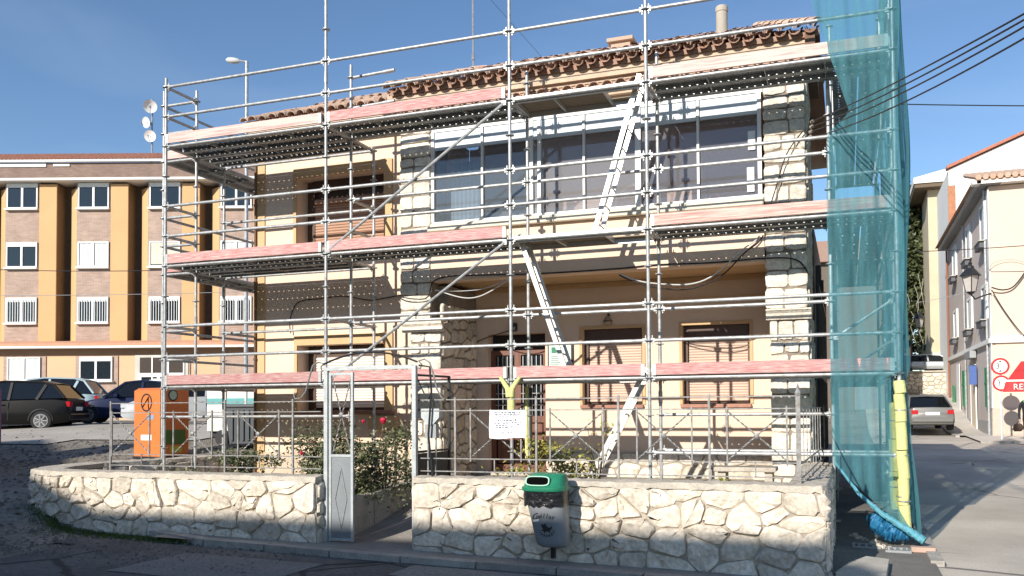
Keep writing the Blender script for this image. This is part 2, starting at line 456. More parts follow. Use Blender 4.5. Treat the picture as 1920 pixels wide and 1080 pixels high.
def cells(u0, u1, z0f, z1f, cw, chh, rnd, jit=.44):
    seeds = []
    H = z1f(0)-z0f(0)
    rows = max(1, round(H/chh))
    for k in range(rows):
        nn = max(1, round((u1-u0)/(cw*rnd.uniform(.8,1.25))))
        for i in range(nn):
            u = u0+(i+.5+(.5 if k%2 else 0)*.6+rnd.uniform(-jit,jit))*(u1-u0)/nn
            u = min(max(u, u0+.04), u1-.04)
            zz0, zz1 = z0f(u), z1f(u)
            v = zz0+(k+.5+rnd.uniform(-jit,jit)*.9)*(zz1-zz0)/rows
            if rnd.random() > .10: seeds.append((u, v))
    out = []
    for i, (a, b) in enumerate(seeds):
        poly = [(u0,z0f(u0)),(a,z0f(a)),(u1,z0f(u1)),(u1,z1f(u1)),(a,z1f(a)),(u0,z1f(u0))]
        for j, (c, d) in enumerate(seeds):
            if i == j or abs(c-a) > 1.6: continue
            dx, dy = c-a, (d-b)*1.9
            l = math.hypot(dx, dy)
            if l < 1e-6: continue
            poly = clip(poly, (a+c)/2, (b+d)/2, dx/l, dy/l)
            if len(poly) < 3: break
        if len(poly) >= 3: out.append(poly)
    return out
def inset_round(poly, g, it=1):
    cx = sum(p[0] for p in poly)/len(poly); cy = sum(p[1] for p in poly)/len(poly)
    # inset by half planes
    ar = sum(poly[i][0]*poly[(i+1)%len(poly)][1]-poly[(i+1)%len(poly)][0]*poly[i][1] for i in range(len(poly)))
    if ar < 0: poly = poly[::-1]
    q = poly[:]
    for i in range(len(poly)):
        a, b = poly[i], poly[(i+1)%len(poly)]
        l = math.hypot(b[0]-a[0], b[1]-a[1])
        if l < 1e-5: continue
        nx, ny = (b[1]-a[1])/l, -(b[0]-a[0])/l
        q = clip(q, a[0]-nx*g, a[1]-ny*g, nx, ny)
        if len(q) < 3: return None
    for _ in range(it):
        r = []
        for i in range(len(q)):
            a, b = q[i], q[(i+1)%len(q)]
            r.append((a[0]*.84+b[0]*.16, a[1]*.84+b[1]*.16)); r.append((a[0]*.16+b[0]*.84, a[1]*.16+b[1]*.84))
        q = r
    # merge near points
    r = []
    for p in q:
        if not r or math.hypot(p[0]-r[-1][0], p[1]-r[-1][1]) > .012: r.append(p)
    return r if len(r) >= 4 else None
def stone_mb(poly, fn, rnd, depth=.035, wob=.008):
    # fn(u, z, off) -> 3-D ; off is the distance out of the wall face
    n = len(poly)
    cx = sum(p[0] for p in poly)/n; cy = sum(p[1] for p in poly)/n
    mb = MB()
    tilt = (rnd.uniform(-1,1)*.05, rnd.uniform(-1,1)*.05)
    def P(p, k, o, wv):
        u = cx+(p[0]-cx)*k+rnd.uniform(-wv,wv); z = cy+(p[1]-cy)*k+rnd.uniform(-wv,wv)
        return fn(u, z, o+(u-cx)*tilt[0]+(z-cy)*tilt[1])
    st = [(p, rnd.uniform(-wob,wob)) for p in poly]
    vs = [P(p,1,-.03,0) for p in poly]
    vs += [P(p,1+.0,depth*.45,wob*.5) for p in poly]
    vs += [P(p,.92,depth*.9+rnd.uniform(-wob,wob)*.6,wob*.7) for p in poly]
    vs += [P(p,.5,depth*.95+rnd.uniform(-wob,wob),wob*2) for p in poly]
    vs.append(fn(cx, cy, depth+rnd.uniform(-wob,wob)))
    fs = []
    for r_ in range(3):
        for i in range(n):
            fs.append((r_*n+i, r_*n+(i+1)%n, (r_+1)*n+(i+1)%n, (r_+1)*n+i))
    for i in range(n): fs.append((3*n+i, 3*n+(i+1)%n, 4*n))
    return mb.add(vs, fs)

def low_wall(label, pts, z1, seed, cw, ch, parts_until=None):
    rnd = random.Random(seed)
    pa = Path(pts)
    base = (pts[len(pts)//2][0], pts[len(pts)//2][1], gz(*pts[len(pts)//2])-.0)
    t = thing('garden_wall', label, 'wall', base)
    th_ = .34
    o1 = pa.offset(0); o2 = pa.offset(-th_)
    # core
    mb = MB(); n = len(o1)
    vs = [(p.x,p.y,gz(p.x,p.y)-.3) for p in o1]+[(p.x,p.y,z1) for p in o1]+[(p.x,p.y,z1) for p in o2]+[(p.x,p.y,gz(p.x,p.y)-.3) for p in o2]
    fs = []
    for i in range(n-1):
        for k in range(3): fs.append((k*n+i, k*n+i+1, (k+1)*n+i+1, (k+1)*n+i))
    fs += [(0,n,2*n,3*n), (n-1,4*n-1,3*n-1,2*n-1)]
    mb.add(vs, fs)
    part(t, 'mortar_core', mb, MORTAR)
    # rough cement coping, subdivided for an uneven edge
    mb = MB(); N = int(pa.len/.07)
    P2 = Path(o2); kk = P2.len/pa.len
    rows = []
    for i in range(N+1):
        u = pa.len*i/N
        a = pa.at(min(u, pa.len-1e-4), .026+rnd.uniform(-.012,.012)); b = P2.at(min(u*kk, P2.len-1e-4), -.02)
        rows.append([(a.x,a.y,z1-.015+rnd.uniform(-.02,.01)), (a.x*.97+b.x*.03,a.y*.97+b.y*.03,z1+.045+rnd.uniform(-.008,.008)), ((a.x+b.x)/2,(a.y+b.y)/2,z1+.058+rnd.uniform(-.012,.012)), (b.x,b.y,z1+.04), (b.x,b.y,z1-.02)])
    vs = [p for g in rows for p in g]; m = 5
    fs = [(i*m+k, (i+1)*m+k, (i+1)*m+k+1, i*m+k+1) for i in range(N) for k in range(m-1)]
    fs += [tuple(range(m)), tuple(N*m+k for k in range(m-1,-1,-1))]
    mb.add(vs, fs)
    part(t, 'coping', mb, COPING, True)
    z0f = lambda u: (lambda q: gz(q.x,q.y)-.03)(pa.at(min(max(u,0),pa.len-1e-4)))
    for poly in cells(0, pa.len, z0f, lambda u: z1-.012, cw, ch, rnd):
        q = inset_round(poly, rnd.uniform(.004,.011), 1)
        if not q: continue
        part(t, 'stone', stone_mb(q, lambda u, z, o: (lambda p: (p.x, p.y, z))(pa.at(u, o)), rnd, rnd.uniform(.018,.05), .016), STONE_G, True)
    # free ends
    for (a, b) in ((o2[0], o1[0]), (o1[-1], o2[-1])):
        pe = Path([a, b]); zb = gz(a.x, a.y)-.03
        for poly in cells(0, pe.len, lambda u: zb, lambda u: z1-.012, .3, .2, rnd):
            q = inset_round(poly, .01, 1)
            if q: part(t, 'stone', stone_mb(q, lambda u, z, o: (lambda p: (p.x, p.y, z))(pe.at(u, o)), rnd, .028), STONE_G, True)
    return t
WTOP = .86
low_wall('low rubble stone garden wall on the left of the metal gate, its far end curving away', [(-.55,-1.1),(-.38,-1.85),(-.02,-2.42),(.55,-2.6),(4.70,-2.6)], WTOP, 3, .25, .165)
low_wall('low rubble stone garden wall behind the hanging litter bin, right of the gate', [(5.98,-2.6),(10.42,-2.6),(10.42,.95)], WTOP+.02, 11, .27, .18)

# garden soil behind the walls
SOIL = mat('garden_soil', (.22,.17,.12), .95, scale=4, col2=(.12,.09,.065), bump=1., bscale=14, fine=.3)
mb = MB()
mb.grid(lambda a, b: (.25+a*4.45, -2.28+b*3.95, .42+.05*math.sin(a*19)*math.sin(b*11)+random.uniform(-.015,.015)), 40, 34)
struct('flower_bed_soil', mb, SOIL, True)
mb = MB()
mb.grid(lambda a, b: (6.05+a*4.1, -2.28+b*2.4, .52+.04*math.sin(a*17)*math.sin(b*9)+random.uniform(-.012,.012)), 40, 24)
struct('garden_ground', mb, mat('rubble_ground', (.42,.36,.29), .95, scale=5, col2=(.30,.25,.2), bump=1., bscale=16, fine=.25), True)
mb = MB(); mb.grid(lambda a, b: (4.75+a*1.25, -2.75+b*3.6, .10+.40*ss(.1,.95,b)), 8, 20)
struct('garden_path', mb, PAVE, True)
mb = MB()
for i in range(4):
    mb.bar((4.74, -2.28+i*.85+.01, .34+.02*i), (4.74, -2.28+(i+1)*.85-.01, .36+.02*i), .09, .5)
solo('path_edging', mb, COPING, 'grey concrete edging beside the path behind the gate', 'kerb')
mb = MB(); mb.box(4.0, 10.2, .1, 2.46, .2, .56); struct('porch_floor', mb, PAVE)

# ---------------------------------------------------------------- the house
H = thing('house', 'two storey cream rendered house with stone piers behind the scaffold', 'house', (0.49, 1.06, 0))
YF, YB, YL = 1.06, 2.46, 1.68
# left wing wall, with two window openings
def wall_y(par, name, m, x0, x1, z0, z1, y0, y1, holes):
    xs = sorted({x0, x1, *[h[0] for h in holes], *[h[1] for h in holes]})
    mb = MB()
    for a, b in zip(xs[:-1], xs[1:]):
        hs = sorted([(h[2], h[3]) for h in holes if h[0] <= a+1e-6 and h[1] >= b-1e-6])
        z = z0
        for c, d in hs:
            if c > z: mb.box(a, b, y0, y1, z, c)
            z = d
        if z < z1: mb.box(a, b, y0, y1, z, z1)
    return part(par, name, mb, m)
WL = [(1.38, 3.16, 4.55, 5.84), (1.40, 3.16, 1.68, 2.84)]
wall_y(H, 'left_wing_wall', CREAM, .49, 3.80, .2, 6.55, YL, 2.05, WL)
mb = MB(); mb.box(.49,.52,2.05,8.5,.2,6.55); mb.box(.52,10.0,8.2,8.5,.2,6.55); mb.box(9.57,9.6,2.6,8.2,3.0,6.4)
part(H, 'rear_walls', mb, CREAM)
mb = MB(); mb.box(.48,.70,YL-.025,YL-.002,.3,6.5); part(H, 'corner_band', mb, OCHRE)
mb = MB(); mb.box(.70,3.78,YL-.02,YL-.002,.3,.95); part(H, 'plinth_band', mb, mat('plinth_render', (.60,.48,.36), .9, scale=2))
for (a, b, c, d), up in zip(WL, (1, 0)):
    # ochre surround
    mb = MB()
    mb.box(a-.06, b+.16, YL-.035, YL-.003, d, d+.17)
    mb.box(b, b+.16, YL-.035, YL-.003, c-.02, d)
    mb.box(a-.06, a, YL-.035, YL-.003, c-.02, d)
    sur = part(H, 'window_surround', mb, OCHRE)
    win = part(H, 'window', MB().box(a+.001, b-.001, 2.0, 2.04, c+.001, d-.001), DARKWOOD)
    mb = MB(); mb.box(a+.16, a+.20, 1.93, 1.99, c, d); mb.box(b-.05, b-.001, 1.93, 1.99, c, d); mb.box(a+.2, b-.05, 1.94, 1.99, d-.20, d-.001)
    part(win, 'frame', mb, DARKWOOD)
    mb = MB(); z = c+(.16 if up else .05); zt = d-.36 if up else d-.12
    while z < zt:
        mb.prism([(0,0),(.012,.012),(.012,.036),(0,.048)], lambda u, v, t, z=z: (t, 1.955-u, z+v), a+.2, b-.06); z += .05
    part(win, 'roller_blind', mb, BLIND_B if up else BLIND_W, kind='stuff')
    if up:
        part(win, 'rolled_awning_bar', MB().box(a+.24, b-.06, 1.86, 1.93, d-.44, d-.37), BLIND_B)
    part(win, 'sill', MB().bbox(a-.05, b+.18, YL-.10, 1.95, c-.07, c-.001, .008), SILL if not up else COPING)
mb = MB(); mb.box(2.9,3.42,YL-.12,YL-.01,1.36,1.58); part(H, 'wall_box', mb, OCHRE, label='ochre box under the lower left window')
# downpipe at the corner
mb = MB(); mb.tube([(.52,YL-.05,.3),(.52,YL-.05,6.5)], .022, 8)
for z in (1.2,2.6,4.0,5.4): mb.tube([(.52,YL-.05,z),(.52,YL-.05,z+.04)], .032, 8)
part(H, 'downpipe', mb, mat('brown_downpipe', (.16,.09,.05), .5), True)

# stone piers
def ashlar(par, name, x0, x1, z0, z1, y, seed, hmin=.14, hmax=.30, facing='y', xconst=None):
    rnd = random.Random(seed); z = z0
    while z < z1-.02:
        h = rnd.uniform(hmin, hmax); h = min(h, z1-z)
        if z1-(z+h) < .08: h = z1-z
        k = rnd.choice((1,2,2,2,3)) if h > .12 else rnd.choice((1,2))
        cuts = [x0]+sorted(x0+(x1-x0)*((i+1)/k+rnd.uniform(-.12,.12)) for i in range(k-1))+[x1]
        for a, b in zip(cuts[:-1], cuts[1:]):
            jz = lambda: rnd.uniform(-.012,.012)
            poly = [(a,z+jz()),((a+b)/2,z+jz()),(b,z+jz()),(b,z+h+jz()),((a+b)/2,z+h+jz()),(a,z+h+jz())]
            q = inset_round(poly, .007, 1)
            if not q: continue
            fn = (lambda u, v, o: (u, y-o, v)) if facing == 'y' else (lambda u, v, o: (xconst+o, u, v))
            part(par, name, stone_mb(q, fn, rnd, .035, .009), STONE, True)
        z += h
def pier(x0, x1, z0, z1, y0, y1, seed, lab=None):
    p = part(H, 'stone_pier', MB().box(x0+.02, x1-.02, y0+.012, y1, z0, z1), MORTAR_D, label=lab)
    ashlar(p, 'stone', x0, x1, z0, z1, y0+.02, seed)
    return p
pL = pier(3.79, 4.35, 3.12, 6.42, YF, 1.72, 21, 'upper stone pier left of the glazed gallery')
pR = pier(9.57, 10.15, 3.05, 6.42, YF, 2.46, 22, 'upper stone pier right of the glazed gallery')
pl = pier(3.97, 4.53, .45, 2.93, YF, 2.46, 23, 'lower stone pier left of the porch')
pr = pier(9.62, 10.16, .45, 2.9, YF, 2.46, 24, 'lower stone pier right of the porch')
rn = random.Random(5)
for par_, xc, y0, y1, z0, z1 in ((pl, 4.53, YF+.03, 2.44, .5, 3.4), (pR, 10.15, YF+.05, 2.44, 3.05, 6.4), (pr, 10.16, YF+.05, 2.44, .3, 3.0)):
    if par_ is pl:
        part(H, 'pier_return', MB().box(3.99, 4.52, YF+.3, 2.46, 2.93, 3.7), MORTAR_D)
    for poly in cells(y0, y1, lambda u: z0, lambda u: z1, .26, .22, rn):
        q = inset_round(poly, .014, 1)
        if q: part(par_, 'stone', stone_mb(q, lambda u, z, o: (xc-.012+o, u, z), rn, .03), STONE_G, True)
def corbel(x0, x1, zb, zt, lab):
    prof = [(0,zb),(.07,zb),(.085,zb+.03),(.055,zb+.06),(.06,zb+.09),(.10,zb+.13),(.105,zt-.02),(.09,zt),(0,zt)]
    mb = MB(); mb.prism([(u,v) for u,v in prof], lambda u, v, t: (t, YF+.02-u, v), x0, x1)
    part(H, 'corbel', mb, STONE, label=lab)
corbel(3.86, 4.57, 2.93, 3.12, 'moulded stone corbel on the left pier')
corbel(9.58, 10.19, 2.90, 3.05, 'moulded stone corbel on the right pier')
# beam and gallery
G0, G1 = 4.35, 9.57
mb = MB(); mb.box(G0, G1, YF, 1.34, 3.74, 4.52); part(H, 'gallery_beam', mb, CREAM)
mb = MB(); mb.bbox(G0-.02, G1+.0, YF-.09, 1.34, 4.525, 4.60, .012); mb.bbox(G0, G1, YF-.03, 1.30, 4.60, 4.655, .01); part(H, 'gallery_sill', mb, mat('pale_sill', (.74,.66,.52), .8, scale=4, bump=.2))
mb = MB(); mb.box(G0, G1, YF+.02, 1.34, 6.24, 6.5); mb.box(3.8, 10.13, 1.5, 2.46, 6.3, 6.5); part(H, 'wall_above_gallery', mb, CREAM)
mb = MB(); mb.box(3.8, 9.6, 1.34, 2.62, 3.78, 3.9); part(H, 'porch_ceiling', mb, OCHRE)
mb = MB(); mb.box(G0, G1, 1.342, 2.6, 4.40, 4.46); part(H, 'gallery_floor', mb, PORCHW)
mb = MB(); mb.box(3.80, 4.34, 1.721, 2.6, 3.9, 6.3); part(H, 'gallery_side_wall', mb, PORCHW)
# gallery interior
PINK = mat('gallery_inner_wall', (.62,.48,.42), .9, var=.06, scale=1)
mb = MB(); mb.box(G0, G1, 2.6, 2.72, 3.9, 6.3); part(H, 'gallery_back_wall', mb, PINK)
iw = part(H, 'gallery_inner_door', MB().prism([(-.36,4.46),(.36,4.46),(.36,5.0)]+[(.36*math.cos(a*math.pi/10),5.0+.36*math.sin(a*math.pi/10)) for a in range(1,10)]+[(-.36,5.0)], lambda u, v, t: (7.42+u, t, v), 2.55, 2.595), mat('inner_door_red', (.30,.05,.05), .5))
part(iw, 'door_arch', MB().tube([(7.42-.40,2.53,4.46),(7.42-.40,2.53,5.0)]+[(7.42-.40*math.cos(a*math.pi/10),2.53,5.0+.40*math.sin(a*math.pi/10)) for a in range(11)]+[(7.42+.40,2.53,4.46)], .03, 6), WHITE)
iwin = part(H, 'gallery_inner_window', MB().box(8.55, 9.45, 2.56, 2.598, 4.62, 5.75), DARKWOOD)
mb = MB(); z = 4.66
while z < 5.3:
    mb.box(8.60, 9.40, 2.53, 2.558, z, z+.045); z += .06
part(iwin, 'slatted_shutter', mb, mat('inner_shutter', (.45,.20,.13), .6), kind='stuff')
mb = MB(); mb.box(8.50,8.56,2.5,2.56,4.6,5.8); mb.box(9.44,9.52,2.5,2.56,4.6,5.8); mb.box(8.56,9.44,2.5,2.56,5.75,5.83); part(iwin, 'frame', mb, RED_W)
mb = MB()
for a, b in ((6.28,6.98),(7.86,8.42)): mb.box(a, b, 1.9, 1.94, 4.46, 5.05)
part(H, 'gallery_parapet_panel', mb, mat('pink_panel', (.62,.48,.44), .8, var=.05))
mb = MB()
for k in range(22): 
    x = 4.5+k*.075; mb.prism([(0,0),(.04,-.02),(.075,0),(.04,.01)], lambda u, v, t, x=x: (x+u, 1.5+v, t), 4.5, 5.75) if k < 7 or k > 17 else None
part(H, 'gallery_curtain', mb, mat('blue_grey_curtain', (.34,.38,.42), .9, var=.2), kind='stuff')
mb = MB(); mb.box(4.5, 6.0, 2.0, 2.3, 4.46, 4.95); mb.box(4.7,5.3,2.05,2.25,4.951,5.25); part(H, 'gallery_cupboard', mb, mat('cupboard_wood', (.16,.10,.07), .6, var=.3))
# gallery glazing
mull = [4.37, 5.24, 6.07, 6.2, 6.92, 7.76, 8.65, 9.52]
gw = part(H, 'gallery_window', MB().box(G0, G1, YF+.04, YF+.10, 4.655, 4.70).box(G0, G1, YF+.04, YF+.10, 6.16, 6.24), WHITE)
for x in mull:
    wd = .085 if x in (7.76,) else (.055 if x in (4.37,9.52,6.07,6.2) else .035)
    part(gw, 'mullion', MB().box(x-wd/2, x+wd/2, YF+.03, YF+.11, 4.70, 6.16), WHITE)
ed = [(mull[i], mull[i+1]) for i in range(7)]
for a, b in ed:
    gm = glass_mat('gallery_glass_dark', (.90,.93,.95), opac=.13, dark=(.36,.42,.48)) if b < 6.1 else (glass_mat('gallery_glass_hazy', (.96,.96,.96), opac=.24, dark=(.48,.46,.47)) if b < 7.8 else glass_mat('gallery_glass_clear', (.97,.97,.97), opac=.14, dark=(.42,.42,.46)))
    part(gw, 'pane', MB().box(a+.02, b-.02, YF+.072, YF+.078, 4.70, 6.16), gm)
    part(gw, 'upper_blind', MB().box(a+.03, b-.03, YF+.055, YF+.066, 5.86, 6.155), PANELW)
for x, z0, z1 in ((9.42,4.75,5.1),(9.44,5.35,5.62)):
    part(gw, 'paper_sheet', MB().box(x-.08, x+.02, YF+.05, YF+.066, z0, z1), WHITE)
# porch back wall
PH = [(4.74,5.80,.56,2.98),(6.46,7.48,1.74,3.01),(8.14,9.20,1.74,3.01)]
wall_y(H, 'porch_back_wall', PORCHW, 4.0, 9.62, .5, 3.78, YB, 2.72, PH)
mb = MB(); mb.box(4.54, 9.61, YB-.035, YB-.002, 3.38, 3.45); mb.box(4.54, 9.61, YB-.06, YB-.002, 3.70, 3.775); part(H, 'porch_moulding', mb, OCHRE)
mb = MB(); mb.box(3.995, 4.5, YB-.4, YB-.002, 3.3, 3.7); part(H, 'porch_corner', mb, PORCHW)
for (a, b, c, d) in PH[1:]:
    win = part(H, 'window', MB().box(a+.001, b-.001, 2.66, 2.70, c, d-.001), DARKWOOD)
    mb = MB(); mb.box(a+.001, a+.07, 2.58, 2.655, c, d-.001); mb.box(b-.04, b-.001, 2.58, 2.655, c, d-.001); mb.box(a+.07, b-.04, 2.56, 2.655, d-.22, d-.001)
    part(win, 'frame', mb, DARKWOOD)
    mb = MB(); z = c+.05
    while z < d-.24:
        mb.prism([(0,0),(.010,.010),(.010,.032),(0,.042)], lambda u, v, t, z=z: (t, 2.63-u, z+v), a+.08, b-.045); z += .044
    part(win, 'roller_blind', mb, BLIND_P, kind='stuff')
    part(win, 'sill', MB().bbox(a-.03, b+.02, YB-.07, 2.64, c-.06, c-.001, .008), SILL)
    mb = MB()
    mb.box(a-.05,a-.002,YB-.018,YB-.002,c,d+.05); mb.box(b+.002,b+.05,YB-.018,YB-.002,c,d+.05); mb.box(a-.002,b+.002,YB-.018,YB-.002,d,d+.05)
    part(win, 'surround', mb, OCHRE)
# front door
a, b, c, d = PH[0]
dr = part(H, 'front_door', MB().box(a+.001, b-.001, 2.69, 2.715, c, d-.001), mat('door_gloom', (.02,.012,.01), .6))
mb = MB()
for x0, x1 in ((a,a+.09),(b-.09,b),(a+.44,a+.50),(a+.50,a+.56)): mb.box(x0, x1, 2.60, 2.66, c, 2.62)
mb.box(a, b, 2.60, 2.66, 2.62, 2.70); mb.box(a+.09,b-.09,2.605,2.655,1.45,1.56); mb.box(a+.09,b-.09,2.605,2.655,c,c+.16)
part(dr, 'door_frame', mb, RED_W)
for x0, x1 in ((a+.09,a+.44),(a+.56,b-.09)):
    part(dr, 'glass', MB().box(x0, x1, 2.64, 2.646, 1.56, 2.62), DGLASS)
    part(dr, 'door_panel', MB().bbox(x0+.02, x1-.02, 2.615, 2.65, c+.18, 1.43, .012), RED_W)
    mb = MB(); k = int((x1-x0)/.075)
    for i in range(k): xx = x0+(x1-x0)*(i+.5)/k; mb.tube([(xx,2.60,1.56),(xx,2.60,2.6)], .009, 5)
    for z in (1.75,1.95,2.2,2.42): mb.tube([(x0,2.595,z),(x1,2.595,z)], .008, 5)
    part(dr, 'grille', mb, mat('pale_iron', (.5,.48,.46), .5, .2))
part(dr, 'threshold', MB().box(a-.05, b+.05, YB-.2, 2.6, .56, .60), COPING)
# crazy-stone plinth under the porch windows
pb = part(H, 'stone_plinth', MB().box(5.84, 9.6, YB-.05, YB-.002, .5, .96), MORTAR)
for poly in cells(5.84, 9.6, lambda u: .52, lambda u: .95, .30, .21, rn):
    q = inset_round(poly, .012, 1)
    if q: part(pb, 'stone', stone_mb(q, lambda u, z, o: (u, YB-.05-o, z), rn, .02), STONE_G, True)
# framed notice and plaque
nb = thing('notice_board', 'black framed notice with green printed map right of the front door', 'sign', (6.08, YB, 2.3))
part(nb, 'frame', MB().box(5.86, 6.30, YB-.05, YB-.003, 2.35, 2.79), BLACKM)
part(nb, 'printed_sheet', MB().box(5.885, 6.275, YB-.056, YB-.051, 2.375, 2.765), mat('pale_green_print', (.66,.78,.68), .6, scale=9, col2=(.35,.62,.42), mix=.42))
mb = MB(); mb.box(5.93,6.02,YB-.06,YB-.0565,2.62,2.72); mb.box(6.04,6.10,YB-.06,YB-.0565,2.62,2.72)
part(nb, 'emblem', mb, mat('dark_green_print', (.03,.22,.12), .6))
mb = MB()
for k in range(5): mb.box(5.92, 6.05+.03*(k%2), YB-.06, YB-.0565, 2.42+.035*k, 2.432+.035*k)
part(nb, 'text_lines', mb, mat('grey_print', (.25,.3,.28), .7))
pq = thing('plaque', 'small grey plaque with dark lettering lines below the green notice', 'sign', (6.05, YB, 2.2))
part(pq, 'plate', MB().box(5.93, 6.22, YB-.02, YB-.003, 2.20, 2.30), mat('grey_plate', (.55,.55,.53), .5))
mb = MB()
for k in range(3):
    for i in range(4): mb.box(5.95+.065*i, 5.995+.065*i+.01*(k%2), YB-.023, YB-.0205, 2.215+.027*k, 2.228+.027*k)
part(pq, 'text_lines', mb, BLACK)
lp = thing('porch_lamp', 'small round porch lamp on the wall above the first porch window', 'lamp', (6.93, YB, 3.1))
part(lp, 'bracket', MB().tube([(6.93,YB,3.22),(6.93,YB-.06,3.25),(6.93,YB-.10,3.2)], .012, 6), BLACKM, True)
part(lp, 'globe', MB().lathe((6.93,YB-.10,3.06), [(.02,0),(.055,.02),(.07,.06),(.055,.10),(.03,.14)], 12), mat('lamp_glass', (.35,.28,.2), .3), True)
part(lp, 'cage', MB().tube([(6.93+.078*math.cos(t*.5236),YB-.10+.078*math.sin(t*.5236),3.12) for t in range(13)], .007, 5), BLACKM)
mb = MB(); mb.bbox(5.17,5.30,YB-.09,YB-.004,3.02,3.16,.01)
al = thing('alarm_box', 'small black box fixed above the front door', 'box', (5.23, YB, 3.0)); part(al, 'casing', mb, BLACK); part(al, 'cover', MB().bbox(5.18,5.29,YB-.10,YB-.091,3.03,3.09,.003), GREYM)

# ---------------------------------------------------------------- eaves and roof
mb = MB()
for y0, z0, z1 in ((.98,6.36,6.42),(.92,6.42,6.47)):
    mb.box(3.76 if y0>.95 else 3.74, 10.17 if y0>.95 else 10.2, y0, 1.5, z0, z1-.002)
mb.box(3.70, 10.24, .88, 1.5, 6.53, 6.58); mb.box(3.68, 10.26, .82, 1.5, 6.58, 6.66); mb.box(3.66,10.28,.9,1.5,6.66,6.80)
part(H, 'cornice', mb, mat('cornice_plaster', (.66,.50,.36), .9, scale=4, col2=(.52,.38,.27), bump=.4))
mb = MB(); mb.box(3.74, 10.2, .90, 1.5, 6.47, 6.53); part(H, 'cornice_fill', mb, mat('cornice_pink', (.60,.40,.30), .9, scale=4))
def half_tube(r0, r1, L, up, th=.012, n=7, sag=.0):
    # barrel tile along +Y from y=0 to y=L; up=True bulges upward
    mb = MB(); sg = 1 if up else -1
    vs = []
    for (y, r) in ((0, r0), (L, r1)):
        for rr in (r, r-th):
            for k in range(n+1):
                a = math.pi*k/n
                vs.append((rr*math.cos(a), y, sg*rr*math.sin(a)*.82))
    m = n+1
    fs = []
    for k in range(n):
        fs += [(k, k+1, 2*m+k+1, 2*m+k), (m+k+1, m+k, 3*m+k, 3*m+k+1), (k+1, k, m+k, m+k+1), (2*m+k, 2*m+k+1, 3*m+k+1, 3*m+k)]
    fs += [(0, m, 3*m, 2*m), (n, 2*m+n, 3*m+n, m+n)]
    return mb.add(vs, fs)
ME_COV = mesh('roof_tile', half_tube(.088,.070,.44,True), TILE, smooth=True)
ME_CHA = mesh('roof_tile', half_tube(.080,.094,.46,False), TILE_D, smooth=True)
ME_SML = mesh('eave_tile', half_tube(.085,.08,.22,True,.016), TILE_D, smooth=True)
rt = random.Random(9)
def put(parent, name, me, x, y, z, pitch, yaw=0, roll=0):
    o = bpy.data.objects.new(name, me); o.parent = parent
    b = ORG[parent.name]
    o.location = (x-b.x, y-b.y, z-b.z); o.rotation_euler = (pitch, roll, yaw)
    COL.objects.link(o); return o
SL = .455; PA = math.atan(SL)
def roof(name, x0, x1, ye, ze, yr, rows, lab, pitch=.2, hip0=0., hip1=0.):
    zt = lambda y: ze+(y-ye)*SL
    mb = MB()
    poly = [(x0,ye+.12),(x1,ye+.12),(x1-hip1,yr),(x0+hip0,yr)]
    vs = [(x, y, zt(y)-.06) for x, y in poly]+[(x, y, zt(y)-.14) for x, y in poly]
    mb.add(vs, [(0,1,2,3),(7,6,5,4),(0,4,5,1),(1,5,6,2),(2,6,7,3),(3,7,4,0)])
    rf = part(H, name, mb, TILE_D, label=lab)
    n = round((x1-x0)/pitch)
    far = MB()
    ct, stt = math.cos(PA), math.sin(PA)
    nrows = int((yr-ye)/.34)
    for r_ in range(nrows):
        for i in range(n+1):
            x = x0+(x1-x0)*i/n
            y = ye+r_*.34
            fr = (y-ye)/(yr-ye)
            if x < x0+hip0*fr-.01 or x > x1-hip1*fr+.01: continue
            j = [rt.uniform(-.012,.012) for _ in range(4)]
            if r_ < rows:
                if i < n: put(rf, 'roof_tile', ME_CHA, x+pitch/2+j[0], y+j[1], zt(y)-.01+j[2]*.5, PA+j[3], j[2]*2)
                put(rf, 'roof_tile', ME_COV, x+j[0], y+.02+j[1]*2, zt(y)+.015+j[2], PA+j[3]*2, j[2]*2)
            else:
                for k in range(7):
                    a0 = math.pi*k/6.9; pass
                base = len(far.v)
                for yy in (0, .40):
                    for k in range(6):
                        a = math.pi*k/5
                        far.v.append((x+.085*math.cos(a)+j[0], y+yy*ct, zt(y+yy*ct)+.07*math.sin(a)+j[2]+(.015 if yy==0 else 0)))
                for k in range(5): far.f.append((base+k, base+k+1, base+6+k+1, base+6+k))
    if far.v: part(rf, 'upper_roof_tiles', far, TILE, True, kind='stuff')
    return rf
main_roof = roof('main_roof', 3.74, 10.36, .74, 6.84, 4.4, 2, 'terracotta barrel tile roof over the right part', .205, .9, 1.1)
left_roof = roof('left_wing_roof', .46, 3.70, 1.34, 6.87, 4.6, 3, 'terracotta barrel tile roof over the left wing', .205, .6, 0)
mb = MB(); mb.box(.5, 3.75, 1.45, 2.0, 6.5, 6.72); part(left_roof, 'eave_board', mb, MATS['cornice_plaster'])
for i in range(31):
    put(H, 'eave_tile', ME_SML, 3.86+i*.206, .84+rt.uniform(-.008,.008), 6.47, 0, rt.uniform(-.02,.02))
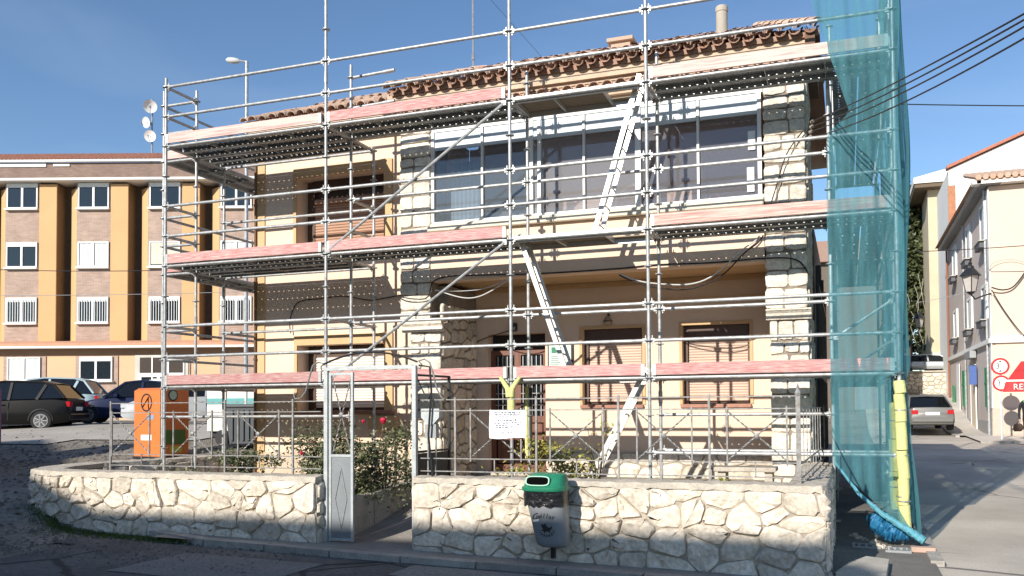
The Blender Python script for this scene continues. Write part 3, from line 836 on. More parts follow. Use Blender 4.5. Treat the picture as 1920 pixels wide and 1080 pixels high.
# right-hand verge of the roof, the back slope and hips
mb = MB()
mb.add([(9.26,4.4,8.30),(10.36,.9,6.86),(10.36,8.2,6.86),(4.6,4.4,8.30),(1.0,8.4,6.7)], [(0,1,2),(3,0,2,4)])
mb.add([(.46,1.4,6.78),(.46,8.4,6.7),(1.06,4.6,8.1)], [(0,1,2)])
part(H, 'rear_roof_slopes', mb, TILE)
mb = MB(); mb.box(10.17,10.30,.80,2.5,6.45,6.84); part(H, 'verge_tile_ends', mb, mat('verge_tile_shade', (.14,.07,.04), .8, scale=9, col2=(.25,.15,.1)))  # tile ends in shade, drawn as one box with the shade in its colour
for k in range(9):
    fr = k/8.5
    put(main_roof, 'hip_tile', ME_COV, 10.34-1.1*fr, .80+3.6*fr, 6.92+SL*3.6*fr, PA*.95, .30)
for k in range(6):
    put(main_roof, 'hip_tile', ME_COV, 3.74+.9*k/8.5, .78+3.6*k/8.5, 6.90+SL*3.6*k/8.5, PA*.95, -.25)
ch = part(main_roof, 'flue_pipe', MB().lathe((8.77,3.0,7.6), [(.095,0),(.095,.66),(.105,.66),(.105,.74),(.085,.76)], 14), mat('flue_cement', (.42,.38,.32), .9, bump=.3), True)
mb = MB(); mb.box(6.86,7.2,3.0,3.4,7.5,8.03); mb.box(6.80,7.26,2.94,3.46,8.03,8.09); mb.box(6.86,7.2,3.05,3.35,8.09,8.13); part(main_roof, 'chimney', mb, mat('chimney_brick', (.50,.33,.24), .9, scale=8, col2=(.4,.34,.28)))
an = thing('antenna_mast', 'thin aerial mast standing on the tiled roof', 'antenna', (4.25, 3.0, 7.7))
part(an, 'mast', MB().tube([(4.25,3,7.55),(4.25,3,10.4)], .018, 6).tube([(4.25,3,8.1),(4.25,3,8.2)], .03, 6), GALV_D)
part(an, 'stay_wire', MB().tube([(4.25,3,9.6),(5.4,4.2,8.2)], .004, 4), BLACK)
# ---------------------------------------------------------------- scaffold
D = .713
X2, X3, X4, X5 = 3.098, 6.151, 8.137, 11.237
XR = X5-D-.07
SC = thing('scaffold', 'galvanised system scaffold with red toe boards wrapped round the house front', 'scaffold', (0, 0, 0))
TR = .0245
ring = MB(); ring.lathe((0,0,-.005), [(.026,0),(.062,0),(.062,.010),(.026,.010)], 12)
for k in range(4):
    a = k*math.pi/2+.78
    ring.obox((.05*math.cos(a),.05*math.sin(a),0), (.006,0,0), (0,.006,0), (0,0,.008))
ME_RING = mesh('rosette', ring, GALV_D)
collar = MB(); collar.lathe((0,0,-.05), [(.030,0),(.030,.17)], 10)
ME_COL = mesh('spigot_collar', collar, GALV, smooth=True)
hd = MB()   # wedge head of a ledger along +x
hd.obox((.052,0,0), (.026,0,0), (0,.019,0), (0,0,.030)); hd.obox((.040,0,.012), (.006,0,0), (0,.004,0), (0,0,.062))
def standard(x, y, z0, z1, collars=(), skip=()):
    o = part(SC, 'standard', MB().tube([(x,y,z0),(x,y,z1)], TR, 10), GALV, True)
    z = .59
    while z < z1:
        if z > z0+.02 and not any(abs(z-s) < .1 for s in skip):
            r = bpy.data.objects.new('rosette', ME_RING); r.parent = o; r.location = (x, y, z); r.rotation_euler = (0,0,0); COL.objects.link(r)
        z += .5
    for c in collars:
        r = bpy.data.objects.new('spigot_collar', ME_COL); r.parent = o; r.location = (x, y, c); COL.objects.link(r)
    return o
def jack(x, y, z0, z1):
    mb = MB(); mb.tube([(x,y,z0),(x,y,z1)], .016, 8); mb.box(x-.075,x+.075,y-.075,y+.075,z0-.006,z0+.004); mb.lathe((x,y,z1-.03), [(.03,0),(.03,.04)], 10); mb.tube([(x-.09,y,z1-.01),(x+.09,y,z1-.01)], .008, 6)
    part(SC, 'base_jack', mb, GALV_D)
ZS = .72
STD = [(0,0,.45,7.24,(2.3,4.3,6.3)), (0,D,.45,7.28,(3.2,5.3)), (-D,D,.45,7.36,(2.8,4.8)), (0,1.42,.45,6.12,(3.8,5.0)), (-D,3.78,1.0,7.2,()), (0,3.78,1.0,6.1,()),
       (X2,0,.45,9.3,(2.8,4.8,6.8)), (X2,D,.45,7.30,(2.9,5.2)), (X2,1.42,.45,6.15,(3.0,)),
       (X3,0,.45,9.3,(3.9,5.9,7.9)), (X3,D,.5,6.78,(1.8,3.8)), (X4,0,.5,9.3,(3.9,5.9,7.9)), (X4,D,.5,6.78,(1.8,3.9,5.8)),
       (X5,0,.30,9.3,(3.7,5.7,7.4)), (X5,D,.30,9.3,(3.7,5.6)), (XR,D,.60,6.3,(1.9,3.9)), (X5,3.78,.3,8.1,()), (XR,3.78,.3,8.1,()), (X5,6.85,.3,8.1,()), (XR,6.85,.3,8.1,())]
for x, y, a, b, c in STD:
    standard(x, y, a, b, c)
    jack(x, y, max(gz(x,y)+.05, a-.42 if x > 10 else .44), a+.02)
def ledger(p, q, r=TR, name='ledger', heads=True, m=None):
    p, q = Vector(p), Vector(q); d = (q-p).normalized()
    g = .06 if heads else 0
    mb = MB().tube([p+d*g, q-d*g], r, 10)
    if heads:
        s = d.cross(Vector((0,0,1))).normalized()
        for e, sg in ((p,1),(q,-1)):
            c = e+d*sg*.055
            mb.obox(c, d*.026, s*.018, Vector((0,0,.030)))
            mb.obox(e+d*sg*.046+Vector((0,0,.006)), d*.006, s*.004, Vector((0,0,.066)))
    return part(SC, name, mb, m or GALV, True)
XS = [0, X2, X3, X4, X5]
for i in range(4):
    a, b = XS[i], XS[i+1]
    for z in (7.09, 6.59, 6.09, 5.09, 4.59, 4.09, 3.09, 2.59, 2.09): ledger((a,0,z), (b,0,z))
# inner and third rows
for z in (4.09, 2.09, 6.09):
    for a, b in ((0,X2),(X2,X3),(X3,X4),(X4,XR)): ledger((a,D,z), (b,D,z))
    ledger((0,1.42,z), (X2,1.42,z))
for z in (5.09, 3.09):
    for a, b in ((X2,X3),(X3,X4),(X4,XR)): ledger((a,D,z), (b,D,z))
    ledger((0,1.42,z), (X2,1.42,z))
ledger((0,D,1.59), (X2,D,1.59)); ledger((X4,D,1.59), (XR,D,1.59)); ledger((X4,D,1.09), (X5,D,1.09)); ledger((X4,0,1.09), (X5,0,1.09))
ledger((-D,D,1.59), (0,D,1.59))
for z in (7.09, 6.59):
    mb = MB().tube([(X2+.05,D,z),(X2+.74,D,z+.02)], TR, 10); mb.tube([(X2+.60,D,z+.015),(X2+.80,D,z+.022)], .031, 10)
    part(SC, 'ledger', mb, GALV, True, label='short stub ledger pointing at the higher eave')
# transoms
for z in (6.09, 4.09, 2.09):
    for x in (0, X2, X3, X4, X5): ledger((x,0,z), (x,D,z), name='transom')
    ledger((X2,D,z), (X2,1.42,z), name='transom'); ledger((0,D,z), (0,1.42,z), name='transom')
for z in (5.09, 3.09, 2.59, 4.59): ledger((X2,0,z), (X2,D,z), name='transom') if z in (3.09,) else None
ledger((X2,D,5.09),(X2,1.42,5.09), name='transom'); ledger((X2,D,3.09),(X2,1.42,3.09), name='transom'); ledger((X2,D,4.59),(X2,1.42,4.59), name='transom')
for z in (7.09, 6.59, 5.09, 4.59, 3.09, 2.59): ledger((0,0,z), (0,D,z), name='transom')
for z in (7.09, 6.59, 6.09, 5.09, 4.59, 4.09, 3.09, 2.59, 2.09):
    ledger((-D,D,z), (0,D,z)); ledger((-D,D,z), (-D,3.78,z))
    if z in (6.09,4.09,2.09): ledger((-D,3.78,z), (0,3.78,z)); ledger((0,1.42,z),(0,3.78,z))
for z in (5.09, 3.09): ledger((0,1.42,z), (0,3.78,z))
for (ya, yb) in ((0,D),(D,3.78),(3.78,6.85)):
    for z in (9.09, 8.09, 7.09, 6.59, 6.09, 5.09, 4.59, 4.09, 3.09, 2.59, 2.09):
        if z > 8.2 and yb > 1: continue
        ledger((X5,ya,z), (X5,yb,z))
        if ya > 0 and z in (6.09,4.09,2.09): ledger((XR,ya,z),(XR,yb,z)); ledger((XR,yb,z),(X5,yb,z), name='transom')
for z in (6.09,4.09,2.09): ledger((XR,D,z),(X5,D,z), name='transom')
# diagonal braces
def brace(p, q, r=.0215):
    mb = MB().tube([p, q], r, 8)
    for e in (p, q): mb.obox(e, (.03,0,0), (0,.012,0), (0,0,.03))
    part(SC, 'diagonal_brace', mb, GALV, True)
brace((X2+.07,-.04,4.13), (X3-.07,-.04,6.05)); brace((X2+.07,-.04,2.13), (X3-.07,-.04,4.05))
brace((X5+.035,D+.1,2.15), (X5+.035,3.7,4.05)); brace((X5+.035,3.85,4.15), (X5+.035,6.8,6.05)); brace((X5+.035,D+.1,6.1), (X5+.035,3.7,4.1))
brace((XR+.05,D-.04,2.6),(X5-.05,D-.04,3.05)); brace((XR+.05,.66,2.1),(X5-.05,.05,2.5))
# decks: perforated steel planks
def perf_mat():
    m = mat('perforated_steel_plank', (.40,.41,.40), .5, .35, var=.3, scale=6)
    t = m.node_tree; N = t.nodes; L = t.links
    tc = N.new('ShaderNodeTexCoord'); sp = N.new('ShaderNodeSeparateXYZ'); L.new(tc.outputs['UV'], sp.inputs[0])
    def fr(sock, mul, off=0.):
        a = N.new('ShaderNodeMath'); a.operation='MULTIPLY_ADD'; a.inputs[1].default_value=mul; a.inputs[2].default_value=off; L.new(sock, a.inputs[0])
        b = N.new('ShaderNodeMath'); b.operation='FRACT'; L.new(a.outputs[0], b.inputs[0])
        c = N.new('ShaderNodeMath'); c.operation='SUBTRACT'; c.inputs[1].default_value=.5; L.new(b.outputs[0], c.inputs[0])
        return c.outputs[0]
    u = fr(sp.outputs[0], 1/.105); v = fr(sp.outputs[1], 1/.155)
    def sq(s, k):
        a = N.new('ShaderNodeMath'); a.operation='MULTIPLY'; L.new(s, a.inputs[0]); L.new(s, a.inputs[1])
        b = N.new('ShaderNodeMath'); b.operation='MULTIPLY'; b.inputs[1].default_value=k; L.new(a.outputs[0], b.inputs[0]); return b.outputs[0]
    ad = N.new('ShaderNodeMath'); L.new(sq(u,1.), ad.inputs[0]); L.new(sq(v,2.2), ad.inputs[1])
    lt = N.new('ShaderNodeMath'); lt.operation='LESS_THAN'; lt.inputs[1].default_value=.011; L.new(ad.outputs[0], lt.inputs[0])
    tr = N.new('ShaderNodeBsdfTransparent'); mx = N.new('ShaderNodeMixShader')
    out = N['Material Output']; L.new(lt.outputs[0], mx.inputs[0]); L.new(N['Principled BSDF'].outputs[0], mx.inputs[1]); L.new(tr.outputs[0], mx.inputs[2]); L.new(mx.outputs[0], out.inputs[0])
    return m
PERF = perf_mat()
PLANKE = mat('plank_edge', (.55,.56,.54), .45, .4, var=.3, scale=8)
def plank(x0, x1, y0, y1, z, along='x'):
    # top sheet with real holes (uv in metres), rolled edges, cross ribs below
    L_ = (x1-x0) if along == 'x' else (y1-y0)
    me = bpy.data.meshes.new('deck_plank')
    me.from_pydata([(x0,y0,z),(x1,y0,z),(x1,y1,z),(x0,y1,z)], [], [(0,1,2,3)])
    uv = me.uv_layers.new(name='UVMap')
    for i, (a, b) in enumerate(((x0,y0),(x1,y0),(x1,y1),(x0,y1))): uv.data[i].uv = (a-x0, b-y0) if along == 'x' else (b-y0, a-x0)
    me.materials.append(PERF)
    o = link('deck_plank', me, SC); ORG[o.name] = Vector((0,0,0))
    mb = MB()
    if along == 'x':
        mb.box(x0,x1,y0,y0+.008,z-.062,z+.002); mb.box(x0,x1,y1-.008,y1,z-.062,z+.002)
        mb.box(x0,x1,y0+.008,y0+.035,z-.062,z-.056); mb.box(x0,x1,y1-.035,y1-.008,z-.062,z-.056)
        n = max(2, round(L_/.78))
        for i in range(n+1): xx = x0+.012+(L_-.024)*i/n; mb.box(xx-.006,xx+.006,y0+.036,y1-.036,z-.06,z-.004)
    else:
        mb.box(x0,x0+.008,y0,y1,z-.062,z+.002); mb.box(x1-.008,x1,y0,y1,z-.062,z+.002)
        n = max(2, round(L_/.78))
        for i in range(n+1): yy = y0+.012+(L_-.024)*i/n; mb.box(x0+.01,x1-.01,yy-.006,yy+.006,z-.06,z-.004)
    part(o, 'plank_frame', mb, PLANKE)
zd = .045
for zl in (6.09, 4.09, 2.09):
    z = zl+zd
    for a, b in ((0,X2),(X2,X3),(X4,X5)):
        for k in range(2): plank(a+.04, b-.04, .035+k*.325, .35+k*.325, z)
    for k in range(2): plank(.04, X2-.04, D+.03+k*.27, D+.29+k*.27, z)
    for k in range(2): plank(-D+.04+k*.325, -D+.355+k*.325, D+.04, 3.74, z, 'y')
    for (ya, yb) in ((D,3.78),(3.78,6.85)):
        for k in range(2): plank(XR+.06+k*.34, XR+.38+k*.34, ya+.04, yb-.04, z, 'y')
    # hatch platform, with the hatch open over the ladder
    pl_ = part(SC, 'hatch_platform', MB().box(X3+.04,X3+.62,.06,.66,z-.012,z).box(X3+.62,X4-.62,.06,.66,z-.012,z).box(X4-.62,X4-.04,.06,.18,z-.012,z).box(X4-.62,X4-.04,.54,.66,z-.012,z) if zl > 3 else MB().box(X3+.04,X4-.62,.06,.66,z-.012,z).box(X4-.62,X4-.04,.06,.16,z-.012,z).box(X4-.62,X4-.04,.56,.66,z-.012,z), DECKW)
    mb = MB()
    for y0 in (.035,.655): mb.box(X3+.04, X4-.04, y0, y0+.025, z-.085, z+.006)
    for x in (X3+.04, X3+.62, X4-.64, X4-.065): mb.box(x, x+.025, .061, .654, z-.07, z-.013)
    part(pl_, 'platform_frame', mb, ALU)
def toe(x0, x1, z, m, y=-.055, h=.155):
    mb = MB(); n = 7
    mb.bbox(x0, x1, y, y+.03, z, z+h, .003)
    o = part(SC, 'toe_board', mb, m, False)
    for a, b in ((x0-.004,x0+.045),(x1-.045,x1+.004)): part(o, 'end_plate', MB().box(a, b, y-.004, y+.034, z-.004, z+h*.96), PLANKE)
e = .055
toe(e, X2-e, 6.125, TOE_P); toe(X2+e, X3-e, 6.125, TOE_R); toe(X4+e, X5-e, 6.125, TOE_P)
toe(e, X2-e, 4.125, TOE_R); toe(X2+e, X3-e, 4.125, TOE_R); toe(X4+e, X5-e, 4.125, mat('scraped_toe_board', (.66,.52,.44), .85, scale=1.7, col2=(.62,.13,.12), mix=.43, stretch=(1.2,6,32), bump=.2, bscale=30))
for i in range(4): toe(XS[i]+e, XS[i+1]-e, 2.125, TOE_R)
for zl, m in ((6.125,TOE_P),(4.125,TOE_R)):
    mb = MB().bbox(-D+.04, -.05, D-.04, D-.01, zl, zl+.15, .003); part(SC, 'toe_board', mb, m)
    mb = MB().bbox(-D-.055, -D-.03, D+.05, 3.72, zl, zl+.15, .003); part(SC, 'toe_board', mb, m)

# ladders
def ladder(label, p, q, yo=0.):
    p, q = Vector(p), Vector(q)
    t = thing('ladder', label, 'ladder', tuple(q))
    d = (q-p).normalized()
    W_ = .30
    for s in (-1, 1):
        o = Vector((0, s*W_/2, 0))
        part(t, 'rail', MB().bar(p+o, q+o, .026, .066, up=(1,0,.4)), ALU)
    L_ = (q-p).length; n = int(L_/.28)
    for i in range(n):
        c = p+d*(.16+i*.28)
        part(t, 'rung', MB().tube([c-Vector((0,W_/2,0)), c+Vector((0,W_/2,0))], .014, 6), ALU)
ladder('aluminium ladder leaning from the middle deck up to the top deck', (8.00,.36,6.30), (7.33,.36,4.15))
ladder('aluminium ladder hanging between the lower deck and the middle deck', (6.20,.36,4.20), (6.92,.36,2.15))
ladder('aluminium ladder rising from the garden to the lowest deck', (8.05,.36,2.24), (7.18,.30,.57))

# ---------------------------------------------------------------- net, foam wraps and blue bundle
def net_mat():
    m = bpy.data.materials.new('blue_debris_net'); m.use_nodes = True
    t = m.node_tree; N = t.nodes; L = t.links; N.clear()
    o = N.new('ShaderNodeOutputMaterial')
    df = N.new('ShaderNodeBsdfDiffuse'); df.inputs[0].default_value = (.12,.33,.38,1)
    tl = N.new('ShaderNodeBsdfTranslucent'); tl.inputs[0].default_value = (.11,.33,.38,1)
    m0 = N.new('ShaderNodeMixShader'); m0.inputs[0].default_value = .3
    tr = N.new('ShaderNodeBsdfTransparent'); tr.inputs[0].default_value = (.80,.93,.97,1)
    m1 = N.new('ShaderNodeMixShader')
    tc = N.new('ShaderNodeTexCoord'); mp = N.new('ShaderNodeMapping'); mp.inputs['Scale'].default_value = (6,6,.7)
    nz = N.new('ShaderNodeTexNoise'); nz.inputs['Scale'].default_value = 2.2; nz.inputs['Detail'].default_value = 5
    mr = N.new('ShaderNodeMapRange'); mr.inputs[1].default_value=.35; mr.inputs[2].default_value=.68; mr.inputs[3].default_value=.34; mr.inputs[4].default_value=.58
    L.new(tc.outputs['Object'], mp.inputs[0]); L.new(mp.outputs[0], nz.inputs[0]); L.new(nz.outputs[0], mr.inputs[0])
    lw = N.new('ShaderNodeLayerWeight'); lw.inputs[0].default_value = .5
    pw = N.new('ShaderNodeMath'); pw.operation = 'POWER'; pw.inputs[1].default_value = 1.6; L.new(lw.outputs['Facing'], pw.inputs[0])
    ma = N.new('ShaderNodeMath'); ma.operation = 'MULTIPLY_ADD'; ma.inputs[1].default_value = .55; ma.use_clamp = True; L.new(pw.outputs[0], ma.inputs[0]); L.new(mr.outputs[0], ma.inputs[2]); L.new(ma.outputs[0], m1.inputs[0])
    L.new(df.outputs[0], m0.inputs[1]); L.new(tl.outputs[0], m0.inputs[2]); L.new(tr.outputs[0], m1.inputs[1]); L.new(m0.outputs[0], m1.inputs[2]); L.new(m1.outputs[0], o.inputs[0])
    return m
NET = net_mat()
def lerp_tab(tab, z):
    for (z0, v0), (z1, v1) in zip(tab[:-1], tab[1:]):
        if z0 <= z <= z1 or z1 <= z <= z0: return v0+(v1-v0)*(z-z0)/(z1-z0)
    return tab[-1][1] if abs(z-tab[-1][0]) < abs(z-tab[0][0]) else tab[0][1]
NT = thing('debris_net', 'translucent blue debris netting hung over the right end of the scaffold', 'netting', (11.3, -.1, .1))
lt_ = [(.06,11.42),(.5,10.95),(.98,10.45),(4.23,10.43),(5.12,10.46),(5.24,10.62),(5.34,10.72),(6.82,10.28),(9.2,9.55)]
rn2 = random.Random(4)
ph = [rn2.uniform(0,6.28) for _ in range(8)]
def net_front(a, b):
    z = .06+b*9.1
    x0 = lerp_tab(lt_, z); x1 = 11.30+.02*math.sin(z*2.1) if z > 2.1 else 11.14+.30*max(0, 1-z/.55)
    x = x0+(x1-x0)*a
    fold = .022*math.sin(x*21+ph[0]+.6*math.sin(z*1.1))+.016*math.sin(x*37+z*1.7+ph[1])+.02*math.sin(z*2.3+x*4+ph[2])
    return (x, -.095+fold-.12*max(0,1-z/1.0)*a, z)
part(NT, 'front_sheet', MB().grid(net_front, 44, 120), NET, True)
def net_side(a, b):
    z = .12+b*9.0
    y = -.10+a*7.0+.22*max(0,min(1,(2.2-z)/.15))*(1-a)
    bulge = .045*math.sin(z*1.6+y*.9)+.03*math.sin(y*8+z*.8+ph[3])+.018*math.sin(y*17+ph[4]+z*.5)
    return (11.315+bulge*.8+.05*math.sin(math.pi*b)+.12*max(0,1-z/1.2), y, z)
part(NT, 'side_sheet', MB().grid(net_side, 90, 90), NET, True)
# rolled bottom edge of the net
BLUE = mat('blue_tarpaulin', (.02,.17,.34), .5, var=.35, scale=14, bump=.8, bscale=16)
def roll(mb, pts, rad, n=12, m=40, amp=.25, seed=1):
    rd = random.Random(seed)
    P_ = [Vector(p) for p in pts]
    for i in range(m+1):
        t = i/m*(len(P_)-1); k = min(int(t), len(P_)-2); f = t-k
        c = P_[k].lerp(P_[k+1], f); r = rad[k]+(rad[k+1]-rad[k])*f
        d = (P_[k+1]-P_[k]).normalized(); s = d.cross(Vector((0,0,1))).normalized(); u = s.cross(d)
        for j in range(n):
            a = 2*math.pi*j/n; rr = r*(1+rd.uniform(-amp,amp))
            q = c+s*math.cos(a)*rr+u*math.sin(a)*rr
            mb.v.append(tuple(q))
    b = len(mb.v)-(m+1)*n
    for i in range(m):
        for j in range(n): mb.f.append((b+i*n+j, b+i*n+(j+1)%n, b+(i+1)*n+(j+1)%n, b+(i+1)*n+j))
    return mb
part(NT, 'rolled_hem', roll(MB(), [(10.48,-.12,1.0),(10.75,-.14,.62),(11.02,-.18,.38),(11.28,-.24,.22),(11.46,-.30,.10)], [.012,.022,.035,.045,.05], 12, 70, amp=.16), mat('pale_net_roll', (.10,.34,.42), .6, var=.3, scale=12, bump=.4), True)
sk = roll(MB(), [(10.86,.10,.32),(10.98,.0,.26),(11.15,-.06,.18),(11.32,-.10,.13)], [.04,.14,.14,.05], 18, 46, .16, 5)
solo('plastic_bundle', sk, BLUE, 'crumpled blue plastic bundle under the foot of the netting', 'bundle', True)
YEL = mat('yellow_foam', (.70,.69,.28), .85, var=.18, scale=7, bump=.35, bscale=30)
def foam(label, x, y, z0, z1, r, seed, lean=0.):
    rd = random.Random(seed)
    t = thing('foam_sleeve', label, 'foam padding', (x, y, z0), group='yellow foam padding on the scaffold feet')
    z = z0
    while z < z1-.05:
        h = min(rd.uniform(.3,.5), z1-z)
        o = [rd.uniform(-.012,.012) for _ in range(4)]
        part(t, 'foam_piece', MB().tube([(x+lean*(z1-z)+o[0],y+o[1],z+.004),(x+lean*(z1-z-h/2),y,z+h/2),(x+lean*(z1-z-h)+o[2],y+o[3],z+h-.004)], [r*rd.uniform(.95,1.05) for _ in range(3)], 12), YEL, True)
        z += h
    mb = MB()
    for k in range(3):
        zz = z0+(z1-z0)*(.2+.3*k); mb.lathe((x+lean*(z1-zz),y,zz), [(r*1.08,0),(r*1.08,.014)], 12)
    part(t, 'tie_band', mb, GALV_D)
foam('long yellow foam padding round the outer corner post of the scaffold', X5, 0, .16, 2.0, .068, 1, .02)
foam('shorter yellow foam padding round the rear corner post of the scaffold', X5-.03, D, .35, 1.78, .062, 2, -.01)
t = thing('foam_sleeve', 'yellow foam padding forked like a Y on the middle post above the paper notice', 'foam padding', (X3, 0, 1.5), group='yellow foam padding on the scaffold feet')
part(t, 'foam_piece', MB().tube([(X3,-.005,1.35),(X3,-.005,1.92)], .058, 12), YEL, True)
part(t, 'foam_arm', MB().tube([(X3-.02,-.05,1.86),(X3-.035,-.06,1.98),(X3-.10,-.07,2.08),(X3-.14,-.075,2.14)], [.045,.04,.032,.022], 10), YEL, True)
part(t, 'foam_arm', MB().tube([(X3+.02,-.05,1.86),(X3+.04,-.06,1.98),(X3+.11,-.07,2.07),(X3+.16,-.075,2.13)], [.045,.04,.034,.022], 10), YEL, True)
t = thing('foam_sleeve', 'split yellow and black foam padding on the inner post near the front door', 'foam padding', (X3, D, 1.0), group='yellow foam padding on the scaffold feet')
part(t, 'foam_piece', MB().tube([(X3-.03,D-.02,.95),(X3-.035,D-.02,1.5),(X3-.03,D-.02,2.02)], .03, 8), YEL, True)
part(t, 'foam_piece', MB().tube([(X3+.035,D-.02,.9),(X3+.03,D-.02,1.4),(X3+.035,D-.02,2.0)], .024, 8), mat('black_foam', (.05,.05,.03), .9), True)

# ---------------------------------------------------------------- railing on the low walls
def twisted(p, q, r=.007):
    p, q = Vector(p), Vector(q); d = (q-p).normalized(); a = d.cross(Vector((0,1,0))).normalized(); b = d.cross(a)
    mb = MB(); L_ = (q-p).length; n = 26; vs = []
    for i in range(n+1):
        c = p+d*L_*i/n
        for k in range(4):
            t = k*math.pi/2+i*.9; vs.append(c+(a*math.cos(t)+b*math.sin(t))*r*1.3)
    mb.add(vs, [(i*4+k, i*4+(k+1)%4, (i+1)*4+(k+1)%4, (i+1)*4+k) for i in range(n) for k in range(4)])
    return mb
def railing(label, x0, x1, longs, pairs, shorts, y=-2.42, ret=None):
    t = thing('railing', label, 'railing', ((x0+x1)/2, y, WTOP+.05))
    for z in (1.80, 1.675, 1.13, .985):
        part(t, 'rail', MB().bar((x0,y,z), (x1,y,z), .012, .012), IRON)
    for x in longs: part(t, 'post', MB().bar((x,y,WTOP), (x,y,1.83), .022, .022), IRON)
    for a, b in pairs:
        for x in (a, b): part(t, 'upright', MB().bar((x,y,1.10), (x,y,1.70), .016, .016), IRON)
        part(t, 'twisted_bar', twisted((a,y,1.655), (b,y,1.15)), IRON); part(t, 'twisted_bar', twisted((b,y+.012,1.655), (a,y+.012,1.15)), IRON)
        part(t, 'rosette_boss', MB().lathe(((a+b)/2,y-.012,1.40), [(.022,0),(.03,.006),(.012,.014)], 10, (0,-1,0)), IRON)
    for x in shorts: part(t, 'upright', MB().bar((x,y,.985), (x,y,1.13), .012, .012), IRON)
    return t
railing('grey wrought iron railing with crossed bars on the left garden wall', 1.38, 4.64, [1.38,3.23,4.24], [(1.40,2.03),(2.42,3.03),(3.43,4.04)], [1.9,2.72,3.75])
rr_ = railing('grey wrought iron railing with crossed bars on the right garden wall', 5.98, 10.17, [6.42,7.40,8.33,9.29], [(6.61,7.22),(7.56,8.16),(8.53,9.11),(9.47,10.06)], [6.9,7.86,8.8,9.75])
part(rr_, 'corner_post', MB().bar((10.17,-2.42,.88), (10.17,-2.42,1.80), .045, .045).lathe((10.17,-2.42,1.80), [(.03,0),(.034,.03),(.02,.06),(.008,.11),(.0,.13)], 8), IRON)
for z in (1.675, 1.13, .985): part(rr_, 'rail', MB().bar((10.2,-2.40,z), (10.3,.8,z), .014, .014), IRON)
for k in range(7):
    y = -2.1+k*.45; part(rr_, 'upright', MB().bar((10.205+.014*k,y,.9), (10.205+.014*k,y,1.68), .009, .009), IRON)

# gate
g = thing('gate', 'grey metal garden gate frame with a diamond on its sheet panel', 'gate', (5.3, -2.46, .1))
GT = mat('gate_paint', (.47,.50,.50), .5, .25, var=.2, scale=9, bump=.15)
GY_ = -2.46
for x in (4.745, 5.925): part(g, 'frame_post', MB().bar((x,GY_,.05), (x,GY_,2.20), .05, .05), GT)
part(g, 'lintel', MB().bar((4.77,GY_,2.185), (5.90,GY_,2.185), .05, .045), GT)
def arc(p0, pm, p1, n=14): return [Vector(p0)*(1-t)**2+Vector(pm)*2*t*(1-t)+Vector(p1)*t*t for t in [i/n for i in range(n+1)]]
part(g, 'arch_rod', MB().tube(arc((4.70,GY_,2.24),(5.33,GY_,2.50),(5.96,GY_,2.24)), .012, 6), BLACKM, True)
part(g, 'scroll', MB().tube([(4.74,GY_,2.18),(4.68,GY_,2.16),(4.665,GY_,2.21),(4.70,GY_,2.25),(4.63,GY_,2.27),(4.55,GY_,2.23),(4.50,GY_,2.08),(4.45,GY_,1.92),(4.38,GY_,1.84),(4.30,GY_,1.83),(4.28,GY_,1.88),(4.32,GY_,1.90)], .010, 6), IRON, True)
part(g, 'scroll', MB().tube([(5.94,GY_,2.18),(6.0,GY_,2.16),(6.015,GY_,2.21),(5.98,GY_,2.25),(6.05,GY_,2.27),(6.12,GY_,2.23),(6.17,GY_,2.08),(6.21,GY_,1.92),(6.26,GY_,1.84),(6.30,GY_,1.80)], .010, 6), IRON, True)
part(g, 'scroll', MB().tube([(5.98,GY_,2.2),(6.12,GY_,2.18),(6.14,GY_,1.9),(6.10,GY_,1.4),(6.15,GY_,.92)], .012, 6), BLACKM, True)
lf = part(g, 'gate_leaf', MB().bar((4.80,GY_,.14), (4.80,GY_,2.14), .03, .03).bar((5.10,GY_,.14), (5.10,GY_,2.14), .03, .03).bar((4.815,GY_,2.12), (5.085,GY_,2.12), .03, .03).bar((4.815,GY_,1.15), (5.085,GY_,1.15), .03, .03).bar((4.815,GY_,.16), (5.085,GY_,.16), .03, .03), GT)
part(lf, 'sheet_panel', MB().box(4.815, 5.085, GY_-.006, GY_+.006, .17, 1.14), mat('sheet_steel_grey', (.26,.28,.29), .45, .3, var=.15, scale=4, bump=.1))
mb = MB()
dm = [(4.95,1.00),(5.03,.64),(4.95,.28),(4.87,.64)]
for i in range(4): a, b = dm[i], dm[(i+1)%4]; mb.bar((a[0],GY_-.01,a[1]), (b[0],GY_-.01,b[1]), .006, .010, (0,1,0))
part(lf, 'diamond', mb, GALV_D)
part(lf, 'twisted_bar', twisted((4.82,GY_,2.10), (5.08,GY_,1.17)), IRON); part(lf, 'twisted_bar', twisted((5.08,GY_+.012,2.10), (4.82,GY_+.012,1.17)), IRON)
part(lf, 'boss', MB().lathe((4.95,GY_-.014,1.635), [(.02,0),(.028,.006),(.01,.014)], 10, (0,-1,0)), IRON)
lf2 = part(g, 'open_leaf', MB().bar((5.93,GY_+.03,.3), (5.93,GY_+.03,2.1), .03, .03).bar((6.0,GY_+.75,.4), (6.0,GY_+.75,2.1), .03, .03).bar((5.93,GY_+.05,2.09), (6.0,GY_+.74,2.09), .025, .025).bar((5.93,GY_+.05,1.2), (6.0,GY_+.74,1.2), .025, .025), BLACKM)
part(lf2, 'twisted_bar', twisted((5.93,GY_+.06,2.05), (6.0,GY_+.72,1.22)), IRON)
part(lf2, 'sheet_panel', MB().obox((5.965,GY_+.39,.80), (.035,.35,0), (.004,0,0), (0,0,.38)), BLACKM)
mbx = thing('letter_box', 'grey metal letter box with a pointed hood beside the gate post', 'letter box', (6.10, -2.36, 1.3))
